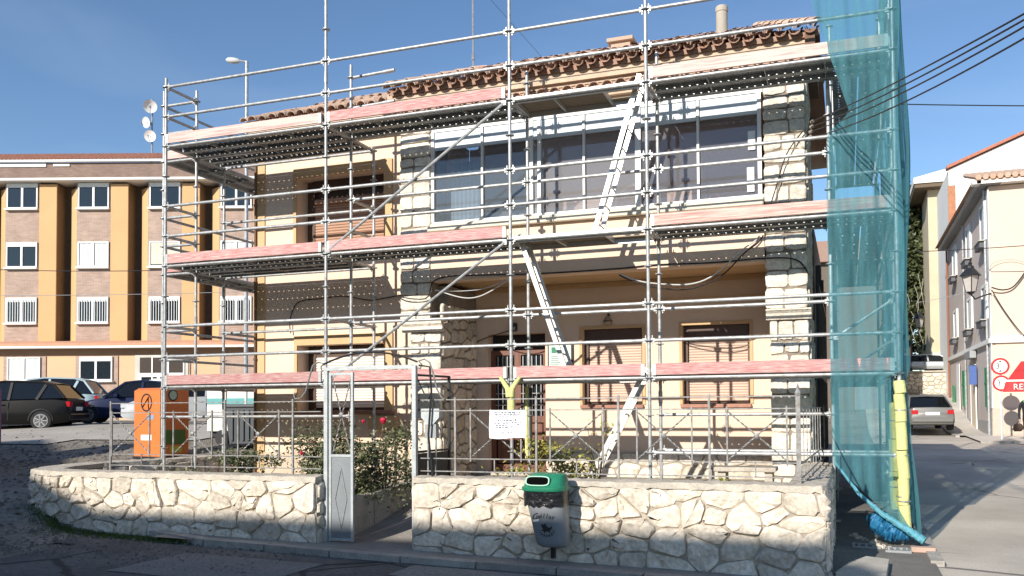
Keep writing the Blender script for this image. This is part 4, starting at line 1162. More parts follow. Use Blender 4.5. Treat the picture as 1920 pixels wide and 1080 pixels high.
part(mbx, 'hood', MB().prism([(5.985,1.70),(6.215,1.70),(6.215,1.60),(6.14,1.52),(6.10,1.505),(6.06,1.52),(5.985,1.60)], lambda u, v, t: (u, t, v), -2.42, -2.32), GT)
part(mbx, 'body', MB().box(6.03, 6.17, -2.41, -2.33, 1.36, 1.52), GREYM)
part(mbx, 'stand', MB().bar((6.05,-2.37,.9), (6.05,-2.37,1.36), .015, .015).bar((6.15,-2.37,.9), (6.15,-2.37,1.36), .015, .015), IRON)

# paper notice
pn = thing('paper_notice', 'white paper notice tied to the railing under the yellow foam', 'notice', (7.07, -2.45, 1.36))
def sheetfn(a, b):
    x = 6.853+.44*a; z = 1.365+.31*b
    return (x, -2.452-.018*math.sin(a*3.1)-.008*math.sin(b*5+a*7), z-.008*math.sin(a*6)*(1-b))
part(pn, 'sheet', MB().grid(sheetfn, 18, 12), mat('white_paper', (.80,.80,.84), .6, var=.03), True)
mb = MB(); rd = random.Random(2)
for b, a0, a1, h in ((.90,.14,.86,.011),(.84,.16,.84,.009),(.785,.2,.8,.009),(.62,.24,.78,.015),(.53,.16,.86,.011),(.455,.18,.84,.011),(.385,.2,.82,.011),(.19,.34,.64,.010)):
    a = a0
    while a < a1:
        wd_ = rd.uniform(.025,.09); e_ = min(a+wd_, a1)
        p = sheetfn(a, b); q = sheetfn(e_, b)
        # words as short runs of letter-sized strokes
        k = max(1, int((q[0]-p[0])/.009))
        for i in range(k):
            x = p[0]+(q[0]-p[0])*i/k; y = p[1]+(q[1]-p[1])*i/k-.003
            hh = 1.35*h*rd.choice((.7,.7,.7,1.))
            mb.add([(x,y,p[2]),(x+.0072,y,p[2]),(x+.0072,y,p[2]+hh),(x,y,p[2]+hh)], [(0,1,2,3)])
        a = e_+.022
part(pn, 'printed_lines', mb, mat('ink', (.06,.06,.09), .8), kind='stuff')
mb = MB()
for a in (.01,.99):
    p = sheetfn(a, .97); mb.tube([(p[0],p[1],p[2]),(p[0],-2.42,p[2]+.02)], .004, 5)
part(pn, 'tie', mb, WHITE)

# litter bin
b = thing('litter_bin', 'grey litter bin with green hooded lid and black bag lining', 'litter bin', (7.78, -3.0, .24))
BX, BY = 7.67, -2.86
def binring(z, wx, wy, n=24, cx=0., p=3.2, cy=0.):
    out = []
    for k in range(n):
        a = 2*math.pi*k/n; c, s = math.cos(a), math.sin(a)
        f = (abs(c)**p+abs(s)**p)**(-1/p)
        out.append((BX+cx+wx*c*f, BY+cy+wy*s*f, z))
    return out
def loft(rings, caps=True):
    mb = MB(); n = len(rings[0]); mb.v = [q for g_ in rings for q in g_]
    mb.f = [(i*n+k, i*n+(k+1)%n, (i+1)*n+(k+1)%n, (i+1)*n+k) for i in range(len(rings)-1) for k in range(n)]
    if caps: mb.f += [tuple(range(n-1,-1,-1)), tuple((len(rings)-1)*n+k for k in range(n))]
    return mb
BING = mat('bin_grey', (.25,.26,.27), .45, var=.12, scale=5, bump=.05)
part(b, 'body', loft([binring(.27,.13,.10,cx=.075), binring(.285,.155,.12,cx=.072), binring(.33,.170,.135,cx=.065), binring(.60,.195,.15,cx=.028), binring(.80,.215,.165,cx=.0)]), BING, True)
rd = random.Random(8)
rg = []
for i, (z, w_) in enumerate(((.70,.224),(.715,.226),(.75,.224),(.79,.226),(.83,.228),(.855,.226))):
    g_ = binring(z, w_, w_-.05, n=48, cx=-.003)
    rg.append([(x+rd.uniform(-.006,.006), y+rd.uniform(-.006,.006), zz+(rd.uniform(-.022,.008) if i == 0 else 0)) for x, y, zz in g_])
part(b, 'bin_bag', loft(rg, False), mat('black_bin_bag', (.012,.012,.014), .28, var=.3, bump=.5, bscale=25), True)
GRN = mat('bin_green', (.02,.20,.11), .38, var=.15, scale=6)
lid = part(b, 'lid', loft([binring(.845,.238,.188,cx=-.008), binring(.852,.244,.192,cx=-.008), binring(.885,.240,.190,cx=-.008), binring(.893,.222,.172,cx=-.006), binring(.94,.215,.150,cx=.0,cy=.01), binring(1.005,.19,.115,cx=.01,cy=.03), binring(1.02,.15,.08,cx=.015,cy=.04)]), GRN, True)
def slot(sx, sz):
    out = []
    for k in range(24):
        a = 2*math.pi*k/24; c, s = math.cos(a), math.sin(a); f = (abs(c)**4+abs(s)**4)**(-.25)
        out.append((c*f*sx, s*f*sz))
    return out
def slot_fn(u, v, t): return (BX-.045+u, BY-.165+t+(v+.05)*.30, .952+v)
part(lid, 'mouth', MB().prism(slot(.118,.040), slot_fn, -.006, .05), mat('bin_inside', (.004,.004,.004), 1., spec=0.))
rm = MB(); so_ = slot(.130,.050); si_ = slot(.118,.040)
vs = [slot_fn(*p, -.012) for p in so_]+[slot_fn(*p, -.012) for p in si_]+[slot_fn(*p, .02) for p in so_]
rm.add(vs, [(k,(k+1)%24,24+(k+1)%24,24+k) for k in range(24)]+[(k,48+k,48+(k+1)%24,(k+1)%24) for k in range(24)])
part(lid, 'mouth_rim', rm, mat('bin_green_light', (.06,.32,.20), .4), True)
def fronty(x, z):   # front surface of the bin body at height z
    f = (z-.33)/.47; wx = .170+.045*f; wy = .135+.03*f; cx = .065-.065*f
    u = min(.98, abs(x-BX-cx)/wx)
    return BY-wy*(1-u**3.2)**(1/3.2)-.004
chars = list('Cuéllar')
for i, c in enumerate(chars):
    a = (i-3)/3.
    cx_ = BX+.02+a*.100; cz = .595-.012*a*a; tl_ = -.22*a
    mbt = text_mb(c, .072 if i else .095, lambda x, y, cx_=cx_, cz=cz, tl_=tl_: (cx_+x+.25*y, fronty(cx_+x, cz+y)-.001, cz+y+x*tl_))
    part(b, 'lettering', mbt, BLACK)
mb = MB()
def onb(x, z, o=.002): x *= 1.15; z *= 1.15; return (BX+.045+x, fronty(BX+.045+x, .465+z)-o, .465+z)
hs = [(-.055,-.02),(-.03,-.005),(-.045,.02),(-.05,.045),(-.03,.035),(-.01,.05),(.0,.03),(.02,.012),(.045,.018),(.055,.045),(.05,.0),(.03,-.015),(.045,-.04),(.02,-.025),(-.005,-.02),(-.02,-.045),(-.025,-.02)]
mb.add([onb(x, z) for x, z in hs], [tuple(range(len(hs)))])
part(b, 'emblem', mb, BLACK)
mb = MB()
for k in range(9):
    a = math.pi*(1.05+.9*k/8)
    p = (.078*math.cos(a), .065*math.sin(a)-.005); q = (.066*math.cos(a+.1), .052*math.sin(a+.1)-.005)
    mb.add([onb(p[0]-.006,p[1]), onb(p[0]+.006,p[1]-.004), onb(q[0]+.006,q[1]), onb(q[0]-.006,q[1]+.004)], [(0,1,2,3)])
part(b, 'emblem_wreath', mb, BLACK)
mb = MB()
for x0, x1, z0, z1 in ((-.10,-.055,.205,.245),(-.045,.0,.215,.25),(.0,.075,.21,.245),(-.13,-.07,.055,.085)):
    mb.add([onb(x0,z0,.0015), onb(x1,z0+.01,.0015), onb(x1,z1,.0015), onb(x0,z1-.008,.0015)], [(0,1,2,3)])
part(b, 'sticker_remains', mb, WHITE)
part(b, 'wall_bracket', MB().box(BX-.05, BX+.12, -2.72, -2.56, .5, .8).box(BX+.0,BX+.04,-2.75,-2.70,.12,.9), BLACKM)

# drain grates and a brick
def grate(label, x0, x1, y0, y1, z):
    t = thing('drain_grate', label, 'drain', ((x0+x1)/2, (y0+y1)/2, z))
    part(t, 'frame', MB().box(x0,x1,y0,y0+.03,z-.03,z).box(x0,x1,y1-.03,y1,z-.03,z).box(x0,x0+.03,y0+.03,y1-.03,z-.03,z).box(x1-.03,x1,y0+.03,y1-.03,z-.03,z), GREYM)
    part(t, 'pit', MB().box(x0+.03,x1-.03,y0+.03,y1-.03,z-.05,z-.028), BLACK)
    n = int((x1-x0)/.065)
    for i in range(1, n): xx = x0+(x1-x0)*i/n; part(t, 'grate_bar', MB().box(xx-.014,xx+.014,y0+.03,y1-.03,z-.025,z-.001), GREYM)
grate('iron drain grate in the dark pavement by the wall corner', 10.66, 10.98, -.42, -.12, gz(10.8,-.3)+.078)
grate('iron drain grate in the sunlit gap before the foot of the net', 11.02, 11.30, -.62, -.36, gz(11.1,-.5)+.085)
solo('brick', MB().bbox(11.30, 11.56, -.55, -.42, gz(11.4,-.5)+.065, gz(11.4,-.5)+.125, .006), mat('pale_brick', (.52,.36,.28), .9, var=.2), 'pale brick lying beside the foot of the corner post', 'brick')
rd = random.Random(31)
for i, (x, y, s) in enumerate(((10.80,.25,.07),(10.88,.05,.055),(10.95,-.12,.06),(11.0,-.28,.05))):
    pass
mb = MB(); zz_ = gz(10.7,-2)
mb.prism([(10.50,-2.46),(10.96,-2.40),(11.02,-1.55),(10.80,-1.42),(10.62,-1.85)], lambda u, v, t: (u, v, t), zz_-.05, zz_+.13)
struct('corner_slab', mb, mat('pale_slab', (.52,.48,.42), .9, scale=5, col2=(.42,.39,.34), bump=.5), False)
rb = MB()
for i in range(26):
    t = i/25; x = 10.70+.36*t+rd.uniform(-.05,.05); y = .55-1.0*t+rd.uniform(-.05,.05); s = rd.uniform(.02,.055)
    z = gz(x,y)+.06
    vs = []
    for k in range(6): a = k*1.047; vs.append((x+s*math.cos(a)*rd.uniform(.7,1.2), y+s*math.sin(a)*rd.uniform(.7,1.2), z-.01))
    for k in range(6): a = k*1.047+.3; vs.append((x+s*.6*math.cos(a), y+s*.6*math.sin(a), z+s*rd.uniform(.5,.9)))
    rb.add(vs, [(k,(k+1)%6,6+(k+1)%6,6+k) for k in range(6)]+[tuple(range(6,12))])
struct('rubble', rb, STONE_G, False, 'stuff')
# planks lying in the porch garden
for i, (p, q) in enumerate((((8.3,-.9,.60),(9.9,.1,.63)), ((8.0,-1.5,.60),(9.2,.3,.64)), ((8.6,-1.7,.60),(9.8,-1.5,.62)))):
    mb = MB(); mb.bar(p, q, .14, .035)
    solo('loose_plank', mb, WOOD, ('longest weathered plank lying on the rubble in front of the porch', 'weathered plank lying obliquely nearest the ladder foot', 'short weathered plank lying just behind the right garden wall')[i], 'plank')
bn = thing('bench', 'low grey concrete bench slab before the right porch pier', 'bench', (9.4, .2, .55))
part(bn, 'slab', MB().bbox(8.95, 9.75, .15, .55, .84, .90, .01), COPING); part(bn, 'leg', MB().box(9.0,9.1,.2,.5,.5,.838), COPING); part(bn, 'leg', MB().box(9.6,9.7,.2,.5,.5,.838), COPING)
# ---------------------------------------------------------------- planting
def leaf_mat(name, c1, c2):
    m = mat(name, c1, .55, scale=7, col2=c2, var=.2, rnd=.1)
    return m
LEAF = leaf_mat('rose_leaf', (.20,.21,.10), (.06,.08,.03))
tight(LEAF, .42, .56)
LEAF_Y = leaf_mat('yellow_leaf', (.42,.33,.06), (.16,.19,.04))
LEAF_D = leaf_mat('evergreen_leaf', (.10,.12,.045), (.035,.05,.02))
STEM = mat('plant_stem', (.16,.12,.07), .9, var=.3)
def leaves(rd, c, rx, ry, rz, n, s, clumps=9, mb=None):
    mb = mb or MB()
    cs = []
    for _ in range(clumps):
        a = rd.uniform(0,6.28); k = rd.uniform(.1,.85); h = rd.uniform(-.85,.9)
        cs.append((c[0]+rx*k*math.cos(a), c[1]+ry*k*math.sin(a), c[2]+rz*h, rd.uniform(.22,.5)))
    for _ in range(n):
        x, y, z, q = rd.choice(cs)
        p = Vector((x+rd.gauss(0,1)*rx*q*.6, y+rd.gauss(0,1)*ry*q*.6, z+rd.gauss(0,1)*rz*q*.5))
        d = Vector((rd.uniform(-1,1), rd.uniform(-1,1), rd.uniform(-.7,.7))).normalized()
        e = d.cross(Vector((rd.uniform(-1,1), rd.uniform(-1,1), rd.uniform(-1,1)))).normalized()
        l = s*rd.uniform(.6,1.3)
        mb.add([p-d*l*.5, p+e*l*.28, p+d*l*.55, p-e*l*.28], [(0,1,2,3)])
    return mb
def bush(name, label, x, y, z, rx, ry, h, n, seed, lm, flowers=0, group=None, s=.05, fcol=None):
    rd = random.Random(seed)
    t = thing(name, label, 'plant', (x, y, z), group=group)
    mb = MB()
    for _ in range(7):
        a = rd.uniform(0,6.28); k = rd.uniform(.3,.9)
        e = (x+rx*k*math.cos(a), y+ry*k*math.sin(a), z+h*rd.uniform(.6,.98))
        mb.tube([(x+rd.uniform(-.06,.06),y,z-.05), ((x+e[0])/2+rd.uniform(-.05,.05),(y+e[1])/2,(z+e[2])/2), e], [.012,.008,.004], 5)
    part(t, 'stem', mb, STEM, kind='stuff')
    part(t, 'foliage', leaves(rd, (x,y,z+h*.50), rx, ry, h*.48, int(n*1.8), s*1.0, 14), lm, kind='stuff')
    for _ in range(flowers):
        fx, fy, fz = x+rd.uniform(-rx,rx)*.7, y-ry*.6+rd.uniform(-.1,.1), z+h*rd.uniform(.6,1.0)
        part(t, 'flower', MB().lathe((fx,fy,fz), [(.006,-.02),(.022,0),(.028,.016),(.018,.03),(.006,.034)], 7), mat('red_flower', (.55,.02,.06), .6), True)
    return t
gB = 'rose bushes in the left garden bed'
bush('rose_bush', 'leafy rose bush nearest the left gate post', 4.25, -1.75, .42, .48, .38, 1.05, 1150, 1, LEAF, 1, gB)
bush('rose_bush', 'tall rose bush with a red bloom seen through the gate opening', 5.0-.35, -.9, .42, .50, .4, 1.15, 1150, 2, LEAF, 1, gB)
bush('rose_bush', 'dense rose bush filling the gate opening beside the path edging', 4.45, -1.35, .42, .40, .55, .80, 1500, 3, LEAF, 0, gB)
bush('rose_bush', 'rose bush under the lower left window', 3.3, -.3, .42, .65, .45, 1.0, 1300, 4, LEAF, 1, gB)
bush('rose_bush', 'low rose bush behind the middle of the left garden wall', 3.0, -1.75, .42, .65, .38, .75, 1000, 5, LEAF, 1, gB)
bush('rose_bush', 'sparse low rose bush with pale leaves behind the left railing panel', 1.9, -1.6, .42, .45, .3, .5, 260, 6, leaf_mat('pale_leaf', (.26,.24,.10), (.12,.13,.05)), 0, gB)
rdx = random.Random(77)
t = thing('tall_rose', 'single long rose stem with a red bloom left of the stone pier', 'plant', (4.35, -.7, .42))
part(t, 'stem', MB().tube([(4.35,-.7,.4),(4.42,-.72,1.0),(4.5,-.7,1.52)], [.012,.009,.006], 5), STEM)
part(t, 'foliage', leaves(rdx, (4.44,-.7,1.2), .12, .1, .28, 60, .05, 4), LEAF, kind='stuff')
part(t, 'flower', MB().lathe((4.5,-.7,1.52), [(.01,-.03),(.04,0),(.05,.03),(.035,.055),(.01,.06)], 8), mat('red_flower', (.55,.02,.06), .6), True)
bush('yellowing_bush', 'yellowing shrub in front of the house door behind the paper notice', 7.15, -1.35, .5, .50, .4, .85, 620, 8, LEAF_Y, 0, None, .055)
bush('yellowing_bush', 'low yellow green shrub just left of the litter bin', 6.75, -1.95, .5, .42, .25, .5, 330, 9, LEAF_Y, 0, None, .05)
bush('thin_sapling', 'thin sapling with few yellow leaves right of the front door', 7.75, -1.2, .5, .22, .2, 1.15, 70, 10, LEAF_Y, 0, None, .06)
bush('weed_clump', 'tuft of dry yellow weeds behind the right garden wall', 9.35, -1.9, .5, .22, .15, .42, 120, 12, LEAF_Y, 0, None, .06)
rdg = random.Random(55); mb = MB()
for _ in range(150): leaves(rdg, (rdg.uniform(1.6,4.65), rdg.uniform(-2.2,-.2), .50), .14, .14, .07, 12, .045, 2, mb)
struct('ground_cover', mb, LEAF, False, 'stuff')
# moss and grass at the foot of the left wall, gravel on the lot
rd = random.Random(12)
mb = MB()
for _ in range(2600):
    u = rd.random(); 
    x = .1+u*3.0+rd.gauss(0,.10); y = -2.72-.16*u-rd.expovariate(9)*(.9-.5*u)+max(0,.9-x)*.55
    if y > -2.62 + max(0, .9-x)*.75: continue
    z = gz(x, y)+.02; h = rd.uniform(.02,.055)
    a = rd.uniform(0,6.28); dx, dy = .006*math.cos(a), .006*math.sin(a)
    mb.add([(x-dx,y-dy,z-.01),(x+dx,y+dy,z-.01),(x+rd.uniform(-.02,.02),y+rd.uniform(-.02,.02),z+h)], [(0,1,2)])
struct('grass', mb, mat('short_grass', (.07,.12,.02), .8, scale=4, col2=(.04,.07,.015)), False, 'stuff')
mb = MB()
def pebble(mb, x, y, s, rd, dz=0.0):
    z = gz(x, y)+dz
    n = 5; vs = []
    for k in range(n): a = k*6.283/n; vs.append((x+s*math.cos(a)*rd.uniform(.7,1.2), y+s*math.sin(a)*rd.uniform(.7,1.2), z-.005))
    vs.append((x+rd.uniform(-.3,.3)*s, y, z+s*rd.uniform(.4,.8)))
    mb.add(vs, [(k,(k+1)%n,n) for k in range(n)])
for _ in range(5200):
    x = rd.uniform(-13,1.6); y = rd.uniform(-5.2,9)
    if x > .0 and y > -2.6: continue
    pebble(mb, x, y, rd.choice((.02,.025,.035,.05))*rd.uniform(.7,1.4)*(1+max(0,-x)*.03), rd)
for _ in range(700):
    x = rd.uniform(1.,5); y = rd.uniform(-4.3,-2.9); pebble(mb, x, y, rd.uniform(.012,.03), rd, .02)
struct('gravel', mb, GRAV, False, 'stuff')
# mown dry branches on the gravel, leaf litter
mb = MB()
for _ in range(420):
    x = rd.gauss(-2.6,1.6); y = 2.2+rd.gauss(0,.45)+.1*x; z = gz(x,y)+rd.uniform(.01,.12); a = rd.uniform(0,3.14); l = rd.uniform(.12,.4)
    mb.tube([(x-l*math.cos(a)/2,y-l*math.sin(a)/2,z),(x+l*math.cos(a)/2,y+l*math.sin(a)/2,z+rd.uniform(-.02,.05))], .006, 3, False)
struct('dry_straw', mb, mat('dry_straw', (.42,.34,.20), .9, var=.3), False, 'stuff')
# low garden boundary on the left
lb = low_wall('low inner rubble kerb wall bounding the flower bed on the far left', [(-.5,-.9),(.15,1.4),(.45,1.6)], .84, 41, .3, .2)

# ---------------------------------------------------------------- apartment block (far left), built in a frame turned to the camera's street axis
def yaw_thing(name, label, cat, u, d, z, group=None, turn=0.):
    p = Vector((CAM.x, CAM.y, 0))+_r*u+_f0*d
    return thing(name, label, cat, (p.x, p.y, z), YAW+turn, group)
AO = -28.0
AB = yaw_thing('apartment_building', 'long orange and brick apartment block beyond the car park', 'building', AO, 42, 0)
def brick_mat(name, c1, c2, cm, sc=1., wdt=.26, h=.065):
    if name in MATS: return MATS[name]
    m = mat(name, c1, .9)
    t = m.node_tree; N = t.nodes; L = t.links
    tc = N.new('ShaderNodeTexCoord'); sp = N.new('ShaderNodeSeparateXYZ'); cb = N.new('ShaderNodeCombineXYZ')
    L.new(tc.outputs['Object'], sp.inputs[0])
    ad = N.new('ShaderNodeMath'); L.new(sp.outputs[0], ad.inputs[0]); L.new(sp.outputs[1], ad.inputs[1])
    L.new(ad.outputs[0], cb.inputs[0]); L.new(sp.outputs[2], cb.inputs[1])
    bt = N.new('ShaderNodeTexBrick'); bt.inputs['Scale'].default_value = 1/sc
    bt.inputs['Color1'].default_value = (*c1,1); bt.inputs['Color2'].default_value = (*c2,1); bt.inputs['Mortar'].default_value = (*cm,1)
    bt.inputs['Brick Width'].default_value = wdt; bt.inputs['Row Height'].default_value = h; bt.inputs['Mortar Size'].default_value = .012
    L.new(cb.outputs[0], bt.inputs[0])
    nz = N.new('ShaderNodeTexNoise'); nz.inputs['Scale'].default_value = 2; L.new(tc.outputs['Object'], nz.inputs[0])
    mr = N.new('ShaderNodeMapRange'); mr.inputs[3].default_value=.75; mr.inputs[4].default_value=1.2; L.new(nz.outputs[0], mr.inputs[0])
    vm = N.new('ShaderNodeVectorMath'); vm.operation='SCALE'; L.new(bt.outputs[0], vm.inputs[0]); L.new(mr.outputs[0], vm.inputs['Scale'])
    L.new(vm.outputs[0], N['Principled BSDF'].inputs['Base Color'])
    return m
BRK = brick_mat('apartment_brick', (.34,.215,.165), (.44,.30,.23), (.42,.34,.28))
BRK2 = brick_mat('parapet_brick', (.21,.13,.10), (.28,.18,.14), (.22,.17,.14))
ORA = mat('orange_render', (.62,.385,.185), .9, var=.08, scale=.6)
ORB = mat('pilaster_shade_brown', (.20,.13,.07), .9, var=.1)  # orange render darkened in colour for the shaded pilaster sides
PEA = mat('peach_render', (.64,.43,.26), .9, var=.08, scale=.6)
MOD = 3.52; W0 = 1.42    # first window column left edge, local u
NM = 6
def u_(k): return W0+k*MOD
ul = 0
BB = MB
part(AB, 'rear_body', BB().box(-6, 21, 1.0, 12, 0, 13.9), mat('recess_shade_brown', (.15,.10,.06), .9))  # dark colour carries the shade inside the recesses
NB = list(range(-2, 6))
for k in NB:
    a = u_(k)
    part(AB, 'brick_bay', BB().box(a-.10, a+1.62, .22, 1.0, 5.12, 12.99), BRK)
    part(AB, 'orange_pilaster', BB().bbox(a+1.64, a+2.50, .10, .17, 5.12, 12.90, .01), ORA)
    part(AB, 'pilaster_shaded_side', BB().box(a+1.66, a+2.48, .171, 1.0, 5.12, 12.90), ORB)  # shade on the pilaster's side faces, painted as a darker box
    mb = BB(); mb.prism([(a-.66,.75),(a-.11,.24),(a-.11,1.0),(a-.66,1.0)], lambda u, v, t: (u, v, t), 5.12, 12.75)
    part(AB, 'angled_pilaster', mb, ORA)
# windows
def apt_win(par, a, z0, z1, w_, y, kind, rd):
    wn = part(par, 'window', BB().box(a, a+w_, y-.02, y-.005, z0, z1), mat('window_dark', (.03,.035,.04), .4))
    mb = BB()
    for x0, x1 in ((a,a+.06),(a+w_-.06,a+w_),(a+w_/2-.05,a+w_/2+.05)): mb.box(x0, x1, y-.08, y-.021, z0, z1)
    mb.box(a+.06, a+w_-.06, y-.075, y-.021, z0, z0+.06); mb.box(a+.06, a+w_-.06, y-.075, y-.021, z1-.06, z1)
    part(wn, 'frame', mb, WHITE)
    part(wn, 'sill', BB().bbox(a-.06, a+w_+.06, y-.20, y-.0, z0-.09, z0-.001, .01), WHITE_W)
    for s in (0,1):
        x0 = a+.07+s*(w_/2); x1 = x0+w_/2-.13
        if kind == 0: part(wn, 'curtain', BB().prism([(x0,y-.035),(x0+(x1-x0)*.2,y-.045),(x0+(x1-x0)*.4,y-.03),(x0+(x1-x0)*.6,y-.045),(x0+(x1-x0)*.8,y-.03),(x1,y-.04),(x1,y-.025),(x0,y-.025)], lambda u, v, t: (u, v, t), z0+.06, z1-.06), mat('net_curtain', (.60,.62,.60), .9))
        elif kind == 1: part(wn, 'blind', BB().box(x0+.02, x1, y-.05, y-.03, z0+(.25 if s else .1)*(z1-z0), z1-.07), mat('cream_blind', (.66,.60,.48), .8))
        elif kind == 2:
            part(wn, 'pane', BB().box(x0, x1, y-.04, y-.035, z0+.06, z1-.06), DGLASS)
            mb = BB(); 
            for q in range(5): xx = x0+(x1-x0)*(q+.5)/5; mb.box(xx-.012, xx+.012, y-.13, y-.11, z0+.02, z1-.1)
            part(wn, 'window_bars', mb, WHITE)
        else: part(wn, 'pane', BB().box(x0, x1, y-.04, y-.035, z0+.06, z1-.06), DGLASS)
    if kind in (2,3): part(wn, 'blind_box', BB().box(a+.06, a+w_-.06, y-.09, y-.076, z1-.22, z1-.02), WHITE)
rd = random.Random(3)
kinds = {9:0}
for k in NB:
    a = u_(k)
    for z0, kd in ((11.72,3),(8.80,(0,1,3,0,1,0,3,1)[k+2]),(6.06,2)): apt_win(AB, a+.0, z0, z0+1.25, 1.52, .22, kd, rd)
# roof, parapet, string course, ground floor
part(AB, 'parapet', BB().box(-6, 21, -.25, 1.2, 13.12, 13.86), BRK2)
part(AB, 'slab_edge', BB().box(-6, 21, -.30, 1.3, 13.0, 13.115), WHITE_W)
part(AB, 'gutter', BB().bbox(-6, 21, -.42, -.26, 13.87, 13.98, .01), WHITE_W)
mb = BB()
for i in range(135):
    x = -6+i*.2; mb.add([(x,-.36,13.97),(x+.1,-.36,14.05),(x+.2,-.36,13.97),(x,1.5,14.78),(x+.1,1.5,14.86),(x+.2,1.5,14.78)], [(0,1,4,3),(1,2,5,4)])
part(AB, 'roof_tiles', mb, mat('apartment_tiles', (.60,.27,.17), .9, var=.3, scale=4), kind='stuff')
mb = BB(); mb.box(.2,3.6,-.30,-.255,13.66,13.80); mb.box(3.95,4.75,-.30,-.255,13.68,13.78); part(AB, 'parapet_vent_cover', mb, WHITE_W)
part(AB, 'string_course', BB().prism([(-.55,4.86),(-.55,5.0),(.0,5.14),(.5,5.14),(.5,4.86)], lambda u, v, t: (t, u, v), -6, 21), mat('course_tiles', (.58,.32,.20), .85, scale=3, col2=(.50,.26,.17), stretch=(3,1,1)))
part(AB, 'course_slab', BB().box(-6, 21, -.6, .5, 4.76, 4.855), WHITE_W)
part(AB, 'ground_floor_wall', BB().box(-6, 21, .0, 1.0, 0, 4.75), PEA)
part(AB, 'ground_floor_frieze', BB().box(-6, 21, -.03, -.002, 4.44, 4.75), mat('brown_frieze', (.30,.19,.12), .9))
for k in NB:
    a = u_(k)+.28
    part(AB, 'brick_panel', BB().box(a-.22, a+1.85, -.05, -.002, 1.2, 4.40), BRK)
    if k != 3: apt_win(AB, a, 3.2, 4.36, 1.6, -.05, 3 if k%2 else 0, rd)
dx = u_(2)-.35
en = part(AB, 'entrance', BB().box(dx-.2, dx+2.4, -.08, -.051, 1.2, 4.42), mat('entrance_stone', (.55,.52,.46), .8))
part(en, 'transom_panel', BB().box(dx+.05, dx+2.2, -.10, -.081, 3.55, 4.3), mat('transom_dark', (.05,.035,.025), .3))
mb = BB(); mb.box(dx+.02,dx+2.2,-.13,-.081,3.35,3.54); mb.box(dx+.02,dx+.14,-.13,-.081,1.2,3.35); mb.box(dx+.9,dx+1.05,-.13,-.081,1.2,3.35); mb.box(dx+1.95,dx+2.2,-.13,-.081,1.2,3.35)
part(en, 'door_frame', mb, WHITE)
part(en, 'door_glass', BB().box(dx+.14, dx+.9, -.10, -.085, 1.2, 3.35), DGLASS); part(en, 'door_glass', BB().box(dx+1.05, dx+1.95, -.10, -.085, 1.2, 3.35), DGLASS)
# dishes on their mast
md = yaw_thing('dish_mast', 'pole on the apartment roof ridge that carries satellite dishes', 'mast', -20.05, 43.5, 14.3)
part(md, 'pole', MB().tube([(0,0,0),(0,0,3.3)], .045, 8), GALV_D)
for i, (u, z, r_, lab, tw) in enumerate(((.0,2.85,.33,'topmost satellite dish on the apartment roof mast',.5),(-.16,2.03,.28,'middle satellite dish turned left on the apartment roof mast',-.5),(.02,1.33,.29,'lowest satellite dish on the apartment roof mast',.1))):
    q = yaw_thing('satellite_dish', lab, 'satellite dish', -20.05+u, 43.25, 14.3+z, 'satellite dishes on the roof mast', tw)
    part(q, 'reflector', MB().lathe((0,0,0), [(.02,.05),(r_*.6,.03),(r_,-.03),(r_,-.045),(r_*.6,.012),(.02,.03)], 20, (0,1,.25)), WHITE, True)
    part(q, 'receiver_arm', MB().tube([(0,-.02,-r_),(0,-.34,-.08)], .015, 5).tube([(0,-.34,-.08),(0,-.27,-.06)], .035, 6), GREYM)
    part(q, 'clamp', MB().box(-.04,.04,.02,.26,-.05,.05), GREYM)
# street lamps
def street_lamp(label, u, d, z0, z1, arm):
    q = yaw_thing('street_lamp', label, 'street lamp', u, d, z0)
    h = z1-z0
    part(q, 'pole', MB().tube([(0,0,0),(0,0,h)], [.075,.055], 10), GALV)
    part(q, 'arm', MB().tube([(0,0,h-.02),(arm*.35,0,h+.02)], .035, 8), GALV)
    part(q, 'lamp_head', MB().lathe((arm*.3,0,h), [(.03,0),(.09,.08),(.11,.25),(.09,.42),(.03,.5)], 10, (1 if arm>0 else -1,0,.12)), mat('lamp_head_grey', (.62,.62,.6), .4), True)
street_lamp('tall grey street lamp rising behind the left end of the scaffold', -10.5, 30, 1.3, 14.0, -.8)

